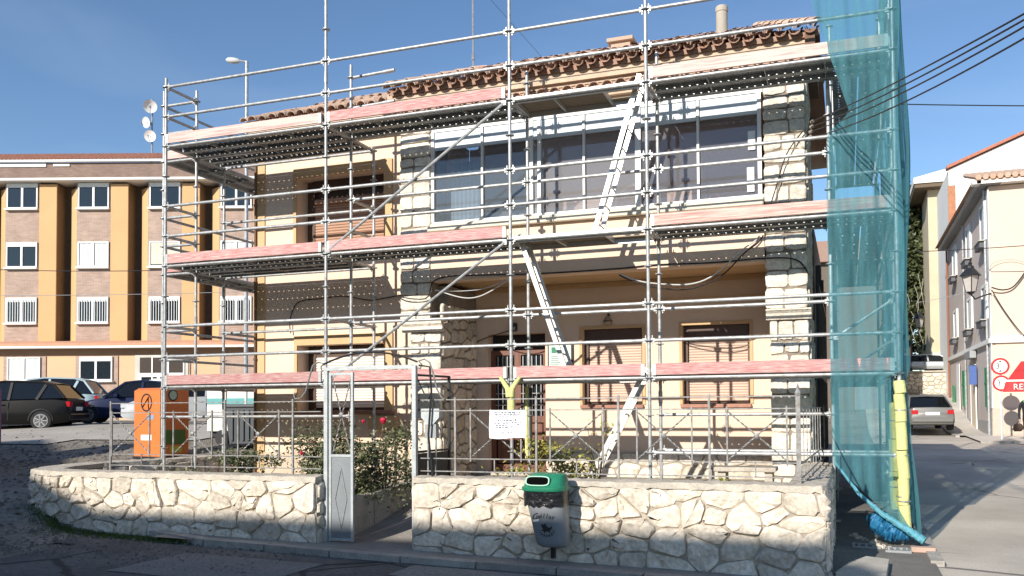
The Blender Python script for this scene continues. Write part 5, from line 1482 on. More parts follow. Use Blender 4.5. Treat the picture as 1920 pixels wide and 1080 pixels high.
# ---------------------------------------------------------------- cars
def car(name, label, paint, u, d, turn, L_=4.2, W_=1.76, Hh=1.48, style='hatch', z=None, group=None, cat='car'):
    """local x runs from the nose (0) to the tail (L_)"""
    p = Vector((CAM.x, CAM.y, 0))+_r*u+_f0*d
    z = gz(p.x, p.y)+.03 if z is None else z
    t = thing(name, label, cat, (p.x, p.y, z), YAW+turn, group)
    hw = W_/2
    def sec(x, zb, zt, w0, w1):   # lower body section
        return [(x,-w0*.92,zb),(x,-w0,zb+.12),(x,-w0*1.0,(zb+zt)/2),(x,-w1,zt-.06),(x,-w1*.86,zt),(x,0,zt+.012),(x,w1*.86,zt),(x,w1,zt-.06),(x,w0,(zb+zt)/2),(x,w0,zb+.12),(x,w0*.92,zb)]
    belt = Hh*.62
    if style == 'hatch': st = [(0,.32,.52,.62,.58),(.08,.24,.66,.74,.70),(.35,.20,.76,.95,.88),(.95,.19,belt-.05,1,.93),(1.5,.19,belt,1,.95),(L_-1.4,.19,belt+.04,1,.95),(L_-.45,.2,belt+.06,.99,.93),(L_-.08,.26,belt+.02,.94,.88),(L_,.32,belt-.22,.88,.82)]
    else: st = [(0,.32,.50,.62,.58),(.08,.24,.62,.74,.70),(.4,.20,.72,.95,.88),(1.15,.19,belt-.05,1,.93),(1.6,.19,belt,1,.95),(L_-1.6,.19,belt+.03,1,.95),(L_-.7,.2,belt+.05,.99,.93),(L_-.06,.26,belt+.03,.94,.90),(L_,.34,belt-.16,.90,.86)]
    rings = [sec(x, zb, zt, hw*w0, hw*w1) for x, zb, zt, w0, w1 in st]
    n = 11; mb = MB(); mb.v = [q for g_ in rings for q in g_]
    mb.f = [(i*n+k, (i+1)*n+k, (i+1)*n+(k+1)%n, i*n+(k+1)%n) for i in range(len(rings)-1) for k in range(n)]
    mb.f += [tuple(range(n)), tuple((len(rings)-1)*n+k for k in range(n-1,-1,-1))]
    body = part(t, 'body', mb, paint, True)
    # greenhouse: glass lower, roof and pillars painted
    if style == 'hatch': gh = [(1.05,belt-.02),(1.75,Hh-.07),(2.3,Hh),(L_-.85,Hh-.03),(L_-.5,Hh-.12),(L_-.12,belt+.05)]
    elif style == 'sedan': gh = [(1.3,belt-.02),(2.0,Hh-.06),(2.5,Hh),(L_-1.5,Hh-.04),(L_-1.25,Hh-.09),(L_-.55,belt+.05)]
    else: gh = [(1.05,belt-.02),(1.7,Hh-.06),(2.3,Hh),(L_-.6,Hh-.02),(L_-.25,Hh-.1),(L_-.05,belt+.05)]
    wt = lambda zz: hw*(.93-.20*max(0,(zz-belt))/(Hh-belt))
    sidepoly = gh
    mb = MB(); m = len(gh)
    vs = [(x,-wt(zz)*.985,zz) for x, zz in gh]+[(x,wt(zz)*.985,zz) for x, zz in gh]
    mb.add(vs, [tuple(range(m-1,-1,-1)), tuple(range(m,2*m))]+[(i,i+1,m+i+1,m+i) for i in range(m-1)])
    part(t, 'windows', mb, CGLASS)
    part(t, 'cabin_interior', MB().box(1.9, L_-1.3, -hw*.6, hw*.6, belt-.1, Hh-.35), BLACK)
    mb = MB()
    for i in range(m-1):
        (xa, za), (xb, zb) = gh[i], gh[i+1]
    roofp = [(gh[1][0]-.02, gh[1][1]+.012)]+[(x, z_+.014) for x, z_ in gh[2:-1]]
    rl = [(x,-wt(zz),zz) for x, zz in roofp]; rr2 = [(x,wt(zz),zz) for x, zz in roofp]; k = len(roofp)
    crown = [(x,0,zz+.03) for x, zz in roofp]
    mb.add(rl+crown+rr2, [(i,i+1,k+i+1,k+i) for i in range(k-1)]+[(k+i,k+i+1,2*k+i+1,2*k+i) for i in range(k-1)])
    for s in (-1, 1):
        def pl(x, zz, o=.006): return (x, s*(wt(zz)+o), zz)
        edges = [((gh[0][0],gh[0][1]),(gh[1][0],gh[1][1])), ((gh[-2][0],gh[-2][1]),(gh[-1][0],gh[-1][1]))]
        for a, b in edges: mb.bar(pl(*a), pl(*b), .05, .07)
        for i in range(1, m-2): mb.bar(pl(*gh[i]), pl(*gh[i+1]), .04, .05)
        for fx in (.46,) if style != 'estate' else (.40,.68):
            xm = gh[0][0]+(gh[-1][0]-gh[0][0])*fx
            mb.bar(pl(xm, belt-.01), pl(xm+.04, Hh-.05), .03, .08, (1,0,0))
        if style == 'hatch': mb.bar(pl(L_-.95, belt), pl(L_-.72, Hh-.12), .03, .09, (1,0,0))
    part(t, 'roof', mb, paint, True)
    TY = mat('tyre', (.02,.02,.02), .9); RIM = mat('wheel_rim', (.50,.51,.52), .35, .6)
    R0 = .31
    for wx in (.82, L_-.80):
        for s in (-1, 1):
            wl = part(t, 'wheel', MB().lathe((wx, s*(hw-.21), R0), [(R0*.6,0),(R0*.96,0),(R0,.03),(R0,.17),(R0*.96,.21),(R0*.62,.215)], 22, (0,s,0)), TY, True)
            mb = MB().lathe((wx, s*(hw-.03), R0), [(.05,0),(.05,.03),(.02,.035)], 8, (0,s,0))
            for q in range(7):
                a = q*6.283/7; mb.obox((wx+.115*math.cos(a), s*(hw+.0), R0+.115*math.sin(a)), (.085*math.cos(a),0,.085*math.sin(a)), (.016*-math.sin(a),0,.016*math.cos(a)), (0,.01,0))
            mb.lathe((wx, s*(hw-.03), R0), [(R0*.60,0),(R0*.68,0),(R0*.68,.035),(R0*.60,.035)], 22, (0,s,0))
            part(wl, 'rim', mb, RIM)
            part(t, 'wheel_arch', MB().tube([(wx+(R0+.045)*math.cos(a), s*(hw-.005), R0+(R0+.045)*math.sin(a)) for a in [math.pi*i/12 for i in range(13)]], .022, 6), BLACK)
    for s in (-1, 1):
        part(t, 'tail_light', MB().box(L_-.10, L_+.012, s*hw*.62, s*hw*.90, belt-.22, belt-.06), mat('red_lens', (.45,.01,.015), .25))
        part(t, 'headlight', MB().box(-.0, .22, s*hw*.50, s*hw*.76, .56, .68), mat('clear_lens', (.75,.77,.78), .15))
        part(t, 'door_handle', MB().box(L_*.52, L_*.52+.16, s*(hw*.985), s*(hw*1.01), belt-.17, belt-.14), paint)
        part(t, 'wing_mirror', MB().bbox(gh[0][0]+.35, gh[0][0]+.50, s*(hw*.98), s*(hw*1.16), belt, belt+.13, .02), paint)
        part(t, 'door_seam', MB().box(gh[0][0]+(gh[-1][0]-gh[0][0])*.46-.006, gh[0][0]+(gh[-1][0]-gh[0][0])*.46+.006, s*(hw*.99), s*(hw*1.004), .32, belt-.05), BLACK)
    part(t, 'number_plate', MB().box(L_+.002, L_+.02, -.26, .26, .62, .74), WHITE)
    part(t, 'rear_bumper', MB().bbox(L_-.10, L_+.05, -hw*.88, hw*.88, .34, .52, .03), paint)
    part(t, 'front_grille', MB().box(-.012, .02, -hw*.4, hw*.4, .38, .48), BLACK)
    return t
def paint(name, c, rough=.25, metal=.0):
    m = mat(name, c, .42, metal, var=.05, spec=.2)
    m.node_tree.nodes['Principled BSDF'].inputs['Coat Weight'].default_value = .12
    return m
gC = 'cars parked in the car park on the left'
car('parked_car', 'black hatchback parked in front of the apartment block, its red tail lamp to the right', paint('black_paint', (.004,.004,.0045)), -19.35, 27.3, R(9), 4.2, 1.8, 1.56, 'hatch', None, gC)
car('parked_car', 'dark blue saloon parked behind the black hatchback', paint('navy_paint', (.012,.02,.06)), -16.9, 30.4, R(14), 4.5, 1.8, 1.50, 'sedan', None, gC)
car('parked_car', 'light grey car mostly hidden behind the orange container', paint('light_grey_paint', (.42,.44,.45)), -13.15, 26.6, R(24), 4.1, 1.7, 1.45, 'hatch', None, gC)
car('parked_car', 'pale blue car seen through the windows of the black hatchback', paint('pale_blue_paint', (.35,.45,.50)), -21.5, 33.0, R(10), 4.2, 1.75, 1.72, 'hatch', None, gC)
car('parked_car', 'white car with blue tinted windscreen at the right end of the car park', paint('white_paint_car', (.72,.74,.74)), -11.9, 31.5, R(8), 4.3, 1.75, 1.66, 'hatch', None, gC)
# silver saloon in the street on the right, seen from behind (tail toward the camera)
pS = Vector((14.0, 31.2, 0))
def street_car(name, label, pnt, x, y, z, L_, W_, Hh, style, rz):
    du = Vector((x-CAM.x, y-CAM.y, 0)); return car(name, label, pnt, du.dot(_r), du.dot(_f0), rz-YAW, L_, W_, Hh, style, z)
street_car('parked_car', 'silver saloon parked at the foot of the street with red tail lamps', paint('silver_paint', (.20,.195,.18), .28, .3), 13.50, 30.2, None, 4.4, 1.72, 1.42, 'sedan', R(-90+4))
street_car('parked_car', 'silver estate car parked above the stone retaining wall', paint('estate_paint', (.50,.52,.54), .28, .5), 17.6, 45.6, 3.66, 4.5, 1.75, 1.05, 'estate', R(180+3))

# ---------------------------------------------------------------- containers
oc = yaw_thing('recycling_container', 'orange metal collection container with a round black emblem', 'container', -8.55, 19.1, gz(-3.6,4.2)-.05, None, R(-24))
gk = lambda: None
OW, OD, OH = .78, .78, 1.58
ORAN = mat('container_orange', (.72,.20,.05), .45, .1, var=.08, scale=3)
part(oc, 'body', BB().prism([(-OD/2,.05),(OD/2,.05),(OD/2,OH-.02),(-OD/2+.12,OH-.04),(-OD/2,OH-.10)], lambda u, v, t: (t, u, v), -OW/2, OW/2), ORAN)
part(oc, 'base_plate', BB().box(-OW/2-.02, OW/2+.02, -OD/2-.02, OD/2+.02, 0, .048), BLACK)
mb = MB()
vs = [];
for k in range(24):
    a = k*6.283/24; vs += [(-.02+.17*math.cos(a), -OD/2-.004, 1.22+.20*math.sin(a)), (-.02+.135*math.cos(a), -OD/2-.004, 1.22+.165*math.sin(a))]
mb.add(vs, [(2*k,(2*k+2)%48,(2*k+3)%48,2*k+1) for k in range(24)])
mb.bar((-.13,-OD/2-.006,1.12),(.05,-OD/2-.006,1.34), .004, .035, (0,1,0)); mb.bar((.04,-OD/2-.006,1.35),(.05,-OD/2-.006,1.08), .004, .035, (0,1,0)); mb.bar((-.12,-OD/2-.006,1.20),(.10,-OD/2-.006,1.22), .004, .03, (0,1,0))
part(oc, 'emblem', mb, BLACK)
part(oc, 'white_label', BB().box(-.18,.14,-OD/2-.005,-OD/2-.001,.40,.52), WHITE)
part(oc, 'blue_label', BB().box(.0,.20,-OD/2-.005,-OD/2-.001,.85,.95), mat('label_blue', (.25,.35,.5), .6))
part(oc, 'side_emblem', MB().lathe((OW/2+.001,-.05,1.38), [(.13,0),(.13,.004)], 18, (1,0,0)), BLACK)
part(oc, 'side_emblem_centre', MB().lathe((OW/2+.006,-.05,1.38), [(.10,0),(.10,.003)], 18, (1,0,0)), mat('pale_green', (.45,.62,.50), .6))
part(oc, 'side_label', BB().box(OW/2+.001,OW/2+.005,-.12,.2,.12,.26), mat('label_yellow', (.62,.56,.05), .6))
part(oc, 'side_print', BB().box(OW/2+.001,OW/2+.004,-.30,.30,.30,.62), mat('print_green', (.10,.18,.04), .7))
pc = yaw_thing('recycling_container', 'grey recycling container with rounded purple frame at the left picture edge', 'container', -12.6, 18.3, 1.0)
PUR = mat('container_purple', (.20,.03,.16), .5, var=.1)
oct_ = [(-.65,.0),(.65,.0),(.65,1.15),(.55,1.45),(.35,1.62),(0,1.70),(-.35,1.62),(-.55,1.45),(-.65,1.15)]
part(pc, 'shell', BB().prism(oct_, lambda u, v, t: (u, t, v), -.55, .55), PUR)
for k in range(3): part(pc, 'grey_panel', BB().bbox(-.56, .56, -.58, -.552, .12+k*.40, .46+k*.40, .008), mat('panel_grey', (.38,.40,.40), .6))
part(pc, 'feed_ring', MB().lathe((0,-.56,1.42), [(.14,0),(.14,.03),(.10,.03),(.10,0)], 18, (0,-1,0)), BLACK)
wc = yaw_thing('works_container', 'white and teal builders hut with peeling paint behind the scaffold foot', 'container', -7.35, 21.6, gz(-4.5,6)-.05)
WT = mat('peeling_white', (.74,.73,.70), .6, scale=5, col2=(.50,.42,.36), mix=.34)
part(wc, 'box_body', BB().bbox(-.95, 1.5, -.6, .7, .35, 1.72, .02), WT)
part(wc, 'teal_stripe', BB().box(-.94, .6, -.612, -.601, 1.02, 1.16), mat('teal_paint', (.12,.42,.42), .5))
for i, x in enumerate((-.5,.0,.5,1.05)): part(wc, 'panel_rib', BB().box(x-.02, x+.02, -.63, -.613, .38, 1.70), WT)
part(wc, 'chassis', BB().box(-.9, 1.45, -.5, .6, .22, .349), BLACK)
for x in (-.55, 1.0): part(wc, 'wheel', MB().lathe((x,-.62,.20), [(.05,0),(.20,0),(.20,.14),(.05,.14)], 14, (0,1,0)), BLACK)
rc = yaw_thing('rubbish_container', 'dark grey ribbed rubbish container under the left end of the house', 'container', -6.75, 20.2, gz(-4,6)-.1)
part(rc, 'tub', BB().prism([(-.55,.15),(.50,.15),(.62,.98),(-.66,.98)], lambda u, v, t: (u, t, v), -.4, .4), mat('dark_bin', (.07,.08,.09), .5))
part(rc, 'lid', BB().bbox(-.68,.64,-.44,.44,.981,1.06,.02), mat('bin_lid_grey', (.12,.13,.14), .5))
for i in range(9): part(rc, 'rib', BB().box(-.52+i*.125,-.47+i*.125,-.435,-.401,.22,.92), MATS['dark_bin'])

# ---------------------------------------------------------------- right-hand street: cream house
RC_ = MB
CH = thing('street_house', 'cream three storey house on the right corner with green ground floor shutters', 'house', (15.9, 25.4, .4))
CWL = mat('side_render_shaded', (.58,.50,.45), .9, var=.06, scale=.8)  # greyer than the front wall: the side's shade is put into the colour
CWF = mat('peach_front_render', (.72,.55,.43), .9, var=.06, scale=.6)
part(CH, 'side_wall', RC_().box(15.9, 16.3, 25.42, 39.6, -.2, 10.1), CWL)
part(CH, 'front_wall', RC_().box(15.905, 30, 25.39, 25.8, -.2, 10.1), CWF)
part(CH, 'rear_body', RC_().box(16.3, 30, 25.8, 39.5, -.2, 10.0), CWL)
mb = RC_(); mb.box(15.78, 16.0, 25.25, 39.7, 4.05, 4.22); mb.box(15.84, 30, 25.27, 25.39, 4.05, 4.30); part(CH, 'string_course', mb, WHITE_W)
part(CH, 'plinth', RC_().box(15.85, 15.898, 25.45, 39.6, -.2, 1.05), mat('grey_plinth', (.36,.35,.34), .9, var=.1))
part(CH, 'front_plinth', RC_().box(15.86, 30, 25.34, 25.388, -.2, 1.55), mat('tan_plinth', (.55,.45,.36), .9, var=.1))
mb = RC_(); mb.box(15.86,15.899,25.30,25.75,1.55,10.0); part(CH, 'quoin_strip', mb, WHITE_W)
# eaves and roof
mb = RC_(); mb.prism([(15.58,10.12),(16.3,10.12),(16.3,10.3),(15.58,10.22)], lambda u, v, t: (u, t, v), 25.0, 40.0)
part(CH, 'eaves', mb, mat('grey_eaves', (.25,.26,.28), .7))
mb = RC_(); mb.prism([(0,0),(.14,0),(.15,.10),(-.01,.10)], lambda u, v, t: (15.46+u, t, 10.14+v), 24.95, 40.1); part(CH, 'gutter', mb, GREYM)
mb = RC_(); mb.box(15.3, 30, 24.95, 25.4, 10.13, 10.24); part(CH, 'front_eaves', mb, WHITE_W)
mb = RC_()
for i in range(46):
    x = 15.5+i*.25
    mb.tube([(x,24.85,10.36),(x,28.5,11.35)], .11, 6)
mb.box(15.4,27,24.95,28.5,10.24,10.30)
part(CH, 'roof_tiles', mb, TILE, kind='stuff')
mb = RC_(); mb.add([(15.3,24.95,10.25),(30,24.95,10.25),(30,40,10.25),(15.3,40,10.25),(22,30,12.4),(22,36,12.4)], [(0,1,4),(1,2,5,4),(2,3,5),(3,0,4,5)]); part(CH, 'roof', mb, TILE_D)
def side_win(yc, z0, z1, w_=1.25, tray=True):
    wn = part(CH, 'window', RC_().box(15.86, 15.899, yc-w_/2, yc+w_/2, z0, z1), mat('side_window_glass', (.10,.11,.12), .25))
    mb = RC_()
    for y0 in (yc-w_/2-.12, yc+w_/2): mb.box(15.82, 15.897, y0, y0+.12, z0, z1+.12)
    mb.box(15.82, 15.897, yc-w_/2, yc+w_/2, z1, z1+.12); mb.box(15.84, 15.859, yc-.04, yc+.04, z0, z1)
    part(wn, 'frame', mb, WHITE_W)
    part(wn, 'half_shutter', RC_().box(15.83, 15.857, yc-w_/2+.02, yc-.06, z0+.02, z1-.02), WHITE)
    if tray:
        part(wn, 'balcony_tray', RC_().box(15.62, 15.80, yc-w_/2-.05, yc+w_/2+.05, z0-.30, z0-.06), mat('tray_iron', (.10,.10,.11), .6))
        part(wn, 'tray_rim', RC_().box(15.58, 15.82, yc-w_/2-.16, yc+w_/2+.16, z0-.06, z0-.02), mat('tray_stone', (.5,.47,.42), .8))
for yc in (26.6, 31.0, 36.3):
    side_win(yc, 8.15, 9.55); side_win(yc, 5.05, 6.35)
def shutter(yc, z0, z1, w_, m, nm='shutter'):
    p_ = part(CH, nm, RC_().box(15.80, 15.849, yc-w_/2, yc+w_/2, z0, z1), m)
    part(p_, 'mid_rail', RC_().box(15.78, 15.799, yc-w_/2, yc+w_/2, (z0*.4+z1*.6)-.05, (z0*.4+z1*.6)+.05), m)
GREENP = mat('green_paint', (.01,.27,.10), .45, var=.1)
shutter(33.4, 1.62, 3.30, .85, GREENP); shutter(26.3, 1.60, 3.15, .85, GREENP); shutter(37.6, .75, 2.7, .5, GREENP, 'green_door')
dw = part(CH, 'street_door', RC_().box(15.82, 15.849, 29.5, 30.9, .62, 3.3), mat('door_cream', (.74,.62,.46), .7))
part(dw, 'door_frame', RC_().box(15.80,15.849,29.36,29.499,.62,3.42).box(15.80,15.849,30.901,31.04,.62,3.42).box(15.80,15.849,29.5,30.9,3.3,3.42), WHITE_W)
part(dw, 'door_hood', RC_().box(15.6,15.85,29.3,31.1,3.7,4.0), GREYM)
part(CH, 'white_door', RC_().box(15.82, 15.849, 35.0, 36.2, .72, 3.7), WHITE_W)
bs = thing('blue_sign', 'small blue sign board hung beside the door in the side street', 'sign', (15.6, 29.2, 2.6))
part(bs, 'board', RC_().box(15.55, 15.84, 29.16, 29.20, 2.55, 3.35), mat('sign_blue', (.06,.12,.34), .5)); part(bs, 'bracket', RC_().box(15.7,15.85,29.15,29.21,3.351,3.38), BLACKM)
part(CH, 'downpipe', MB().tube([(15.82,25.9,10.1),(15.82,25.9,.4)], .05, 8), GALV, True)
part(CH, 'downpipe', MB().tube([(15.82,32.6,10.0),(15.82,32.6,.6)], .04, 8), GALV, True)
part(CH, 'downpipe', MB().tube([(15.82,39.4,10.0),(15.82,39.4,.9)], .05, 8), mat('copper_pipe', (.30,.11,.06), .6), True)
NHs = thing('neighbour_house', 'dull brown house down the side street behind the blue netting', 'house', (9, 36, 1))
part(NHs, 'wall', MB().box(4, 12.7, 36, 43.0, .2, 9.2), mat('neighbour_render', (.15,.125,.10), .9, var=.15, scale=.8))
part(NHs, 'roof', MB().prism([(35.6,9.2),(43.2,9.2),(39.5,11.0)], lambda u, v, t: (t, u, v), 3.8, 12.9), TILE_D)
part(NHs, 'garage_door', MB().box(11.0, 12.2, 35.94, 35.995, .9, 3.2), mat('garage_grey', (.2,.2,.2), .6))
# white house with a sloping verge behind
WH = thing('white_house', 'tall white gabled house rising behind the cream corner house', 'house', (16.1, 40, .8))
part(WH, 'gable_wall', RC_().prism([(16.05,.5),(32,.5),(32,19.5),(28,19.3),(16.05,14.5)], lambda u, v, t: (u, t, v), 39.8, 52), WHITE_W)
part(WH, 'verge_tiles', RC_().prism([(15.95,14.52),(28,19.38),(28,19.5),(15.95,14.68)], lambda u, v, t: (u, t, v), 39.6, 40.3), mat('verge_red', (.50,.20,.13), .9, var=.3, scale=8))
part(WH, 'brick_edge', RC_().box(16.0, 16.35, 39.72, 39.798, 11.0, 13.6), mat('orange_brick_edge', (.48,.22,.12), .9, var=.3, scale=9))
BH = thing('beige_house', 'beige house with overhanging eaves above the retaining wall', 'house', (15, 47, 3.6))
part(BH, 'wall', RC_().box(15.55, 17.4, 46.5, 56, 4.9, 15.0), mat('beige_render', (.60,.50,.34), .9, col2=(.50,.42,.30), scale=1.5))
part(BH, 'floor_slab', RC_().box(15.5, 17.4, 46.4, 56, 4.55, 4.899), mat('slab_white', (.66,.62,.54), .9, var=.1))
part(BH, 'eave_soffit', RC_().box(14.75, 17.4, 45.6, 56, 15.001, 15.25), mat('dark_soffit', (.14,.10,.06), .8))
part(BH, 'roof_edge', RC_().prism([(14.7,15.25),(17.5,15.25),(17.5,16.2),(14.7,15.6)], lambda u, v, t: (u, t, v), 45.5, 56), WHITE_W)
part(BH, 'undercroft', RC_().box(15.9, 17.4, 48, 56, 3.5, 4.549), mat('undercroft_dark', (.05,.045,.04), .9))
part(BH, 'post', RC_().box(15.55, 15.75, 46.5, 46.7, 3.6, 4.549), mat('beige_render', (.6,.5,.34)))
# retaining wall with the terrace behind it
RT = thing('retaining_wall', 'rubble retaining wall at the end of the side street with a car above', 'wall', (14.5, 43.4, 2))
part(RT, 'wall_core', RC_().box(9, 16.4, 43.5, 44.1, .5, 3.62), MORTAR)
rdw = random.Random(17)
for poly in cells(12.6, 16.4, lambda u: 1.9, lambda u: 3.56, .34, .24, rdw):
    q = inset_round(poly, .015, 1)
    if q: part(RT, 'stone', stone_mb(q, lambda u, z, o: (u, 43.5-o, z), rdw, .05), STONE_G, True)
part(RT, 'coping', RC_().box(9, 16.4, 43.40, 44.1, 3.62, 3.70), COPING)
mb = RC_(); mb.box(4, 40, 44.1, 90, 1.0, 3.63); struct('terrace', mb, CONC)
# evergreen behind
def tree(name, label, x, y, z, h, rx, n, seed, lm, trunk=.25, s=.28, zlo=.25):
    rd = random.Random(seed); t = thing(name, label, 'tree', (x, y, z))
    part(t, 'trunk', MB().tube([(x,y,z-.2),(x+.1,y,z+h*.3),(x,y,z+h*.85)], [trunk,trunk*.7,.05], 8), mat('bark', (.12,.09,.06), .95, var=.3, bump=.5), True)
    mb = MB()
    for _ in range(16):
        a = rd.uniform(0,6.28); zz = z+h*rd.uniform(zlo,.85); k = rd.uniform(.4,.95)*rx
        mb.tube([(x,y,zz),(x+k*.5*math.cos(a),y+k*.5*math.sin(a),zz+.5),(x+k*math.cos(a),y+k*math.sin(a),zz+.9)], [.06,.04,.02], 5)
    part(t, 'limb', mb, MATS['bark'], kind='stuff')
    mb = MB()
    for i in range(int(n/26)):
        a = rd.uniform(0,6.28); f = rd.random()**.8; zz = z+h*(zlo+(1-zlo)*f); rad = rx*(1-.55*f**2)*rd.uniform(.35,1.0)
        c = (x+rad*math.cos(a), y+rad*math.sin(a), zz); leaves(rd, c, .55, .55, .6, 26, s, 3, mb)
    part(t, 'crown', mb, lm, kind='stuff')
tree('evergreen_tree', 'tall dark evergreen tree at the end of the side street', 14.6, 52, 3.6, 12.8, 2.1, 21000, 5, LEAF_D, s=.34, zlo=.14)
part_ = thing('bare_creeper', 'pale bare branches climbing in front of the dark evergreen', 'plant', (15.1, 50, 3.6))
rdc = random.Random(9); mb = MB()
for _ in range(4):
    x = 14.7+rdc.uniform(0,1.2); z = 3.6; pts = []
    for k in range(9): pts.append((x, 49.9, z)); x += rdc.uniform(-.3,.3); z += rdc.uniform(.5,1.1)
    mb.tube(pts, .016, 4)
part(part_, 'branch', mb, mat('pale_bark', (.45,.40,.32), .9), kind='stuff')
# lanterns
def lantern(label, x, y, z, s, arm=None):
    t = thing('street_lantern', label, 'lantern', (x, y, z), group='old style street lanterns')
    part(t, 'glass', MB().lathe((x,y,z), [(.12*s,0),(.20*s,.42*s)], 4), mat('lantern_glass', (.55,.50,.45), .3))
    part(t, 'roof', MB().lathe((x,y,z+.42*s), [(.27*s,0),(.25*s,.03*s),(.10*s,.20*s),(.09*s,.26*s),(.04*s,.28*s),(.05*s,.34*s),(.01,.38*s)], 8), BLACKM)
    part(t, 'base', MB().lathe((x,y,z-.07*s), [(.04*s,0),(.13*s,.07*s)], 8), BLACKM)
    mb = MB()
    for k in range(4): a = k*math.pi/2; mb.bar((x+.12*s*math.cos(a),y+.12*s*math.sin(a),z), (x+.20*s*math.cos(a),y+.20*s*math.sin(a),z+.42*s), .02*s, .02*s)
    part(t, 'cage', mb, BLACKM)
    if arm: part(t, 'wall_arm', MB().tube(arm, .022*s, 6), BLACKM, True)
lantern('large black wall lantern on the corner of the cream house', 15.15, 24.9, 6.0, 1.45, [(15.15,24.9,5.9),(15.3,24.95,5.72),(15.6,25.1,5.85),(15.9,25.3,5.95)])
lantern('small distant black lantern before the dark evergreen', 14.75, 44.2, 6.3, 1.3, [(14.75,44.2,6.2),(14.6,44.4,6.0),(14.3,44.6,6.0),(14.3,44.6,3.6)])
# traffic signs, pole
SG = thing('traffic_sign', 'pair of round red ringed limit signs on one grey pole', 'sign', (16.0, 22.9, .3))
def disc(x, z, r_, par, letters):
    y = 22.80
    d_ = part(par, 'sign_disc', MB().lathe((x,y,z), [(r_,0),(r_,.02)], 28, (0,1,0)), mat('sign_red', (.62,.02,.02), .4))
    part(d_, 'white_field', MB().lathe((x,y-.006,z), [(r_*.76,0),(r_*.76,.004)], 28, (0,1,0)), WHITE)
    part(d_, 'digits', text_mb(letters, r_*.95, lambda a, b: (x+a, y-.010, z+b)), BLACK)
    return d_
px_, pz_ = None, None
d1 = disc(15.78, 3.05, .30, SG, '3.-')
mb = MB(); mb.add([(15.72,22.789,3.25),(15.84,22.789,3.25),(15.78,22.789,3.19)], [(0,1,2)]); mb.add([(15.72,22.789,2.86),(15.84,22.789,2.86),(15.78,22.789,2.92)], [(0,1,2)]); part(d1, 'arrow_marks', mb, BLACK)
disc(15.80, 2.45, .28, SG, '3.-')
part(SG, 'pole', MB().tube([(15.79,22.86,.2),(15.79,22.86,3.4)], .035, 8), mat('pale_pole', (.60,.66,.70), .5, .2), True)
# red awning, right edge
AW = thing('awning', 'red cafe awning with white lettering at the right picture edge', 'awning', (15.7, 21.4, 2.0))
REDC = mat('awning_red', (.58,.035,.035), .7, var=.08)
ax0 = 15.45
mb = MB(); mb.add([(ax0+.12,20.2,2.48),(ax0+2.6,20.2,2.48),(ax0+2.6,21.4,3.15),(ax0+.75,21.4,3.15)], [(0,1,2,3)]); mb.add([(ax0+.12,20.2,2.45),(ax0+2.6,20.2,2.45),(ax0+2.6,21.4,3.12),(ax0+.75,21.4,3.12)], [(3,2,1,0)]); mb.add([(ax0+.12,20.2,2.48),(ax0+.75,21.4,3.15),(ax0+.75,21.4,2.5)], [(0,1,2)])
part(AW, 'canopy', mb, REDC)
part(AW, 'front_bar', MB().box(ax0+.05, ax0+2.6, 20.16, 20.22, 2.44, 2.50), WHITE)
mb = MB(); mb.grid(lambda a, b: (ax0-.02+.10*b+a*2.5, 20.15+.01*math.sin(a*40), 2.10+.34*b), 40, 2); part(AW, 'valance', mb, REDC)
part(AW, 'lettering', text_mb('REST', .27, lambda x, y: (ax0+.58+x, 20.13, 2.26+y)), WHITE)
# cables
def cable(label, p, q, sag, r_=.012, m=None, n=16, group=None, cat='cable'):
    p, q = Vector(p), Vector(q)
    pts = [p.lerp(q, i/n)-Vector((0,0,sag*4*(i/n)*(1-i/n))) for i in range(n+1)]
    return solo('cable', MB().tube(pts, r_, 5), m or CABLE, label, cat, True, group)
cg = 'black cables leaving the right corner of the house'
for i, (dz, dy, lab) in enumerate(((0,0,'topmost black cable of the bundle leaving the right house corner'),(-.07,.05,'second black cable of the bundle leaving the right house corner'),(-.13,.0,'third black cable of the bundle crossing in front of the net'),(-.22,.08,'lowest black cable of the bundle leaving the right house corner'))):
    cable(lab, (10.22,.95,5.60+dz), (12.06,-6.2,4.02-(0,.02,.05,.11)[i]), .05+.02*i, .0075, None, 16, cg)
def poly_cable(label, pts, r_=.011, m=None, group=None):
    # smooth the given points a little
    P_ = [Vector(p) for p in pts]; out = []
    for i in range(len(P_)-1):
        p0 = P_[max(i-1,0)]; p1 = P_[i]; p2 = P_[i+1]; p3 = P_[min(i+2,len(P_)-1)]
        for k in range(5):
            t = k/5
            out.append(.5*((2*p1)+(-p0+p2)*t+(2*p0-5*p1+4*p2-p3)*t*t+(-p0+3*p1-3*p2+p3)*t**3))
    out.append(P_[-1])
    return solo('cable', MB().tube(out, r_, 5), m or CABLE, label, 'cable', True, group)
poly_cable('black cable looping across the left wing wall between its two windows', [(1.29,1.62,3.06),(1.28,1.61,3.3),(1.45,1.60,3.6),(1.89,1.61,3.65),(2.38,1.60,3.67),(2.86,1.61,3.58),(3.17,1.60,3.59),(3.72,1.60,3.66)])
poly_cable('black cable rising over the left stone pier onto the beam', [(3.72,1.60,3.62),(3.80,.99,3.52),(4.30,.98,3.46),(4.42,1.0,3.72),(4.69,1.02,3.80),(5.2,1.03,3.79),(5.73,1.03,3.77)])
poly_cable('pale cable sagging deepest below the beam by the left pier', [(4.45,1.03,3.60),(4.87,1.02,3.46),(5.15,1.02,3.44),(5.42,1.02,3.53),(5.73,1.03,3.70)], .009, CABLE_W)
poly_cable('pale cable sagging slightly below the beam by the left pier', [(4.45,1.0,3.58),(4.96,1.0,3.55),(5.37,1.0,3.58),(5.73,1.03,3.72)], .007, CABLE_W)
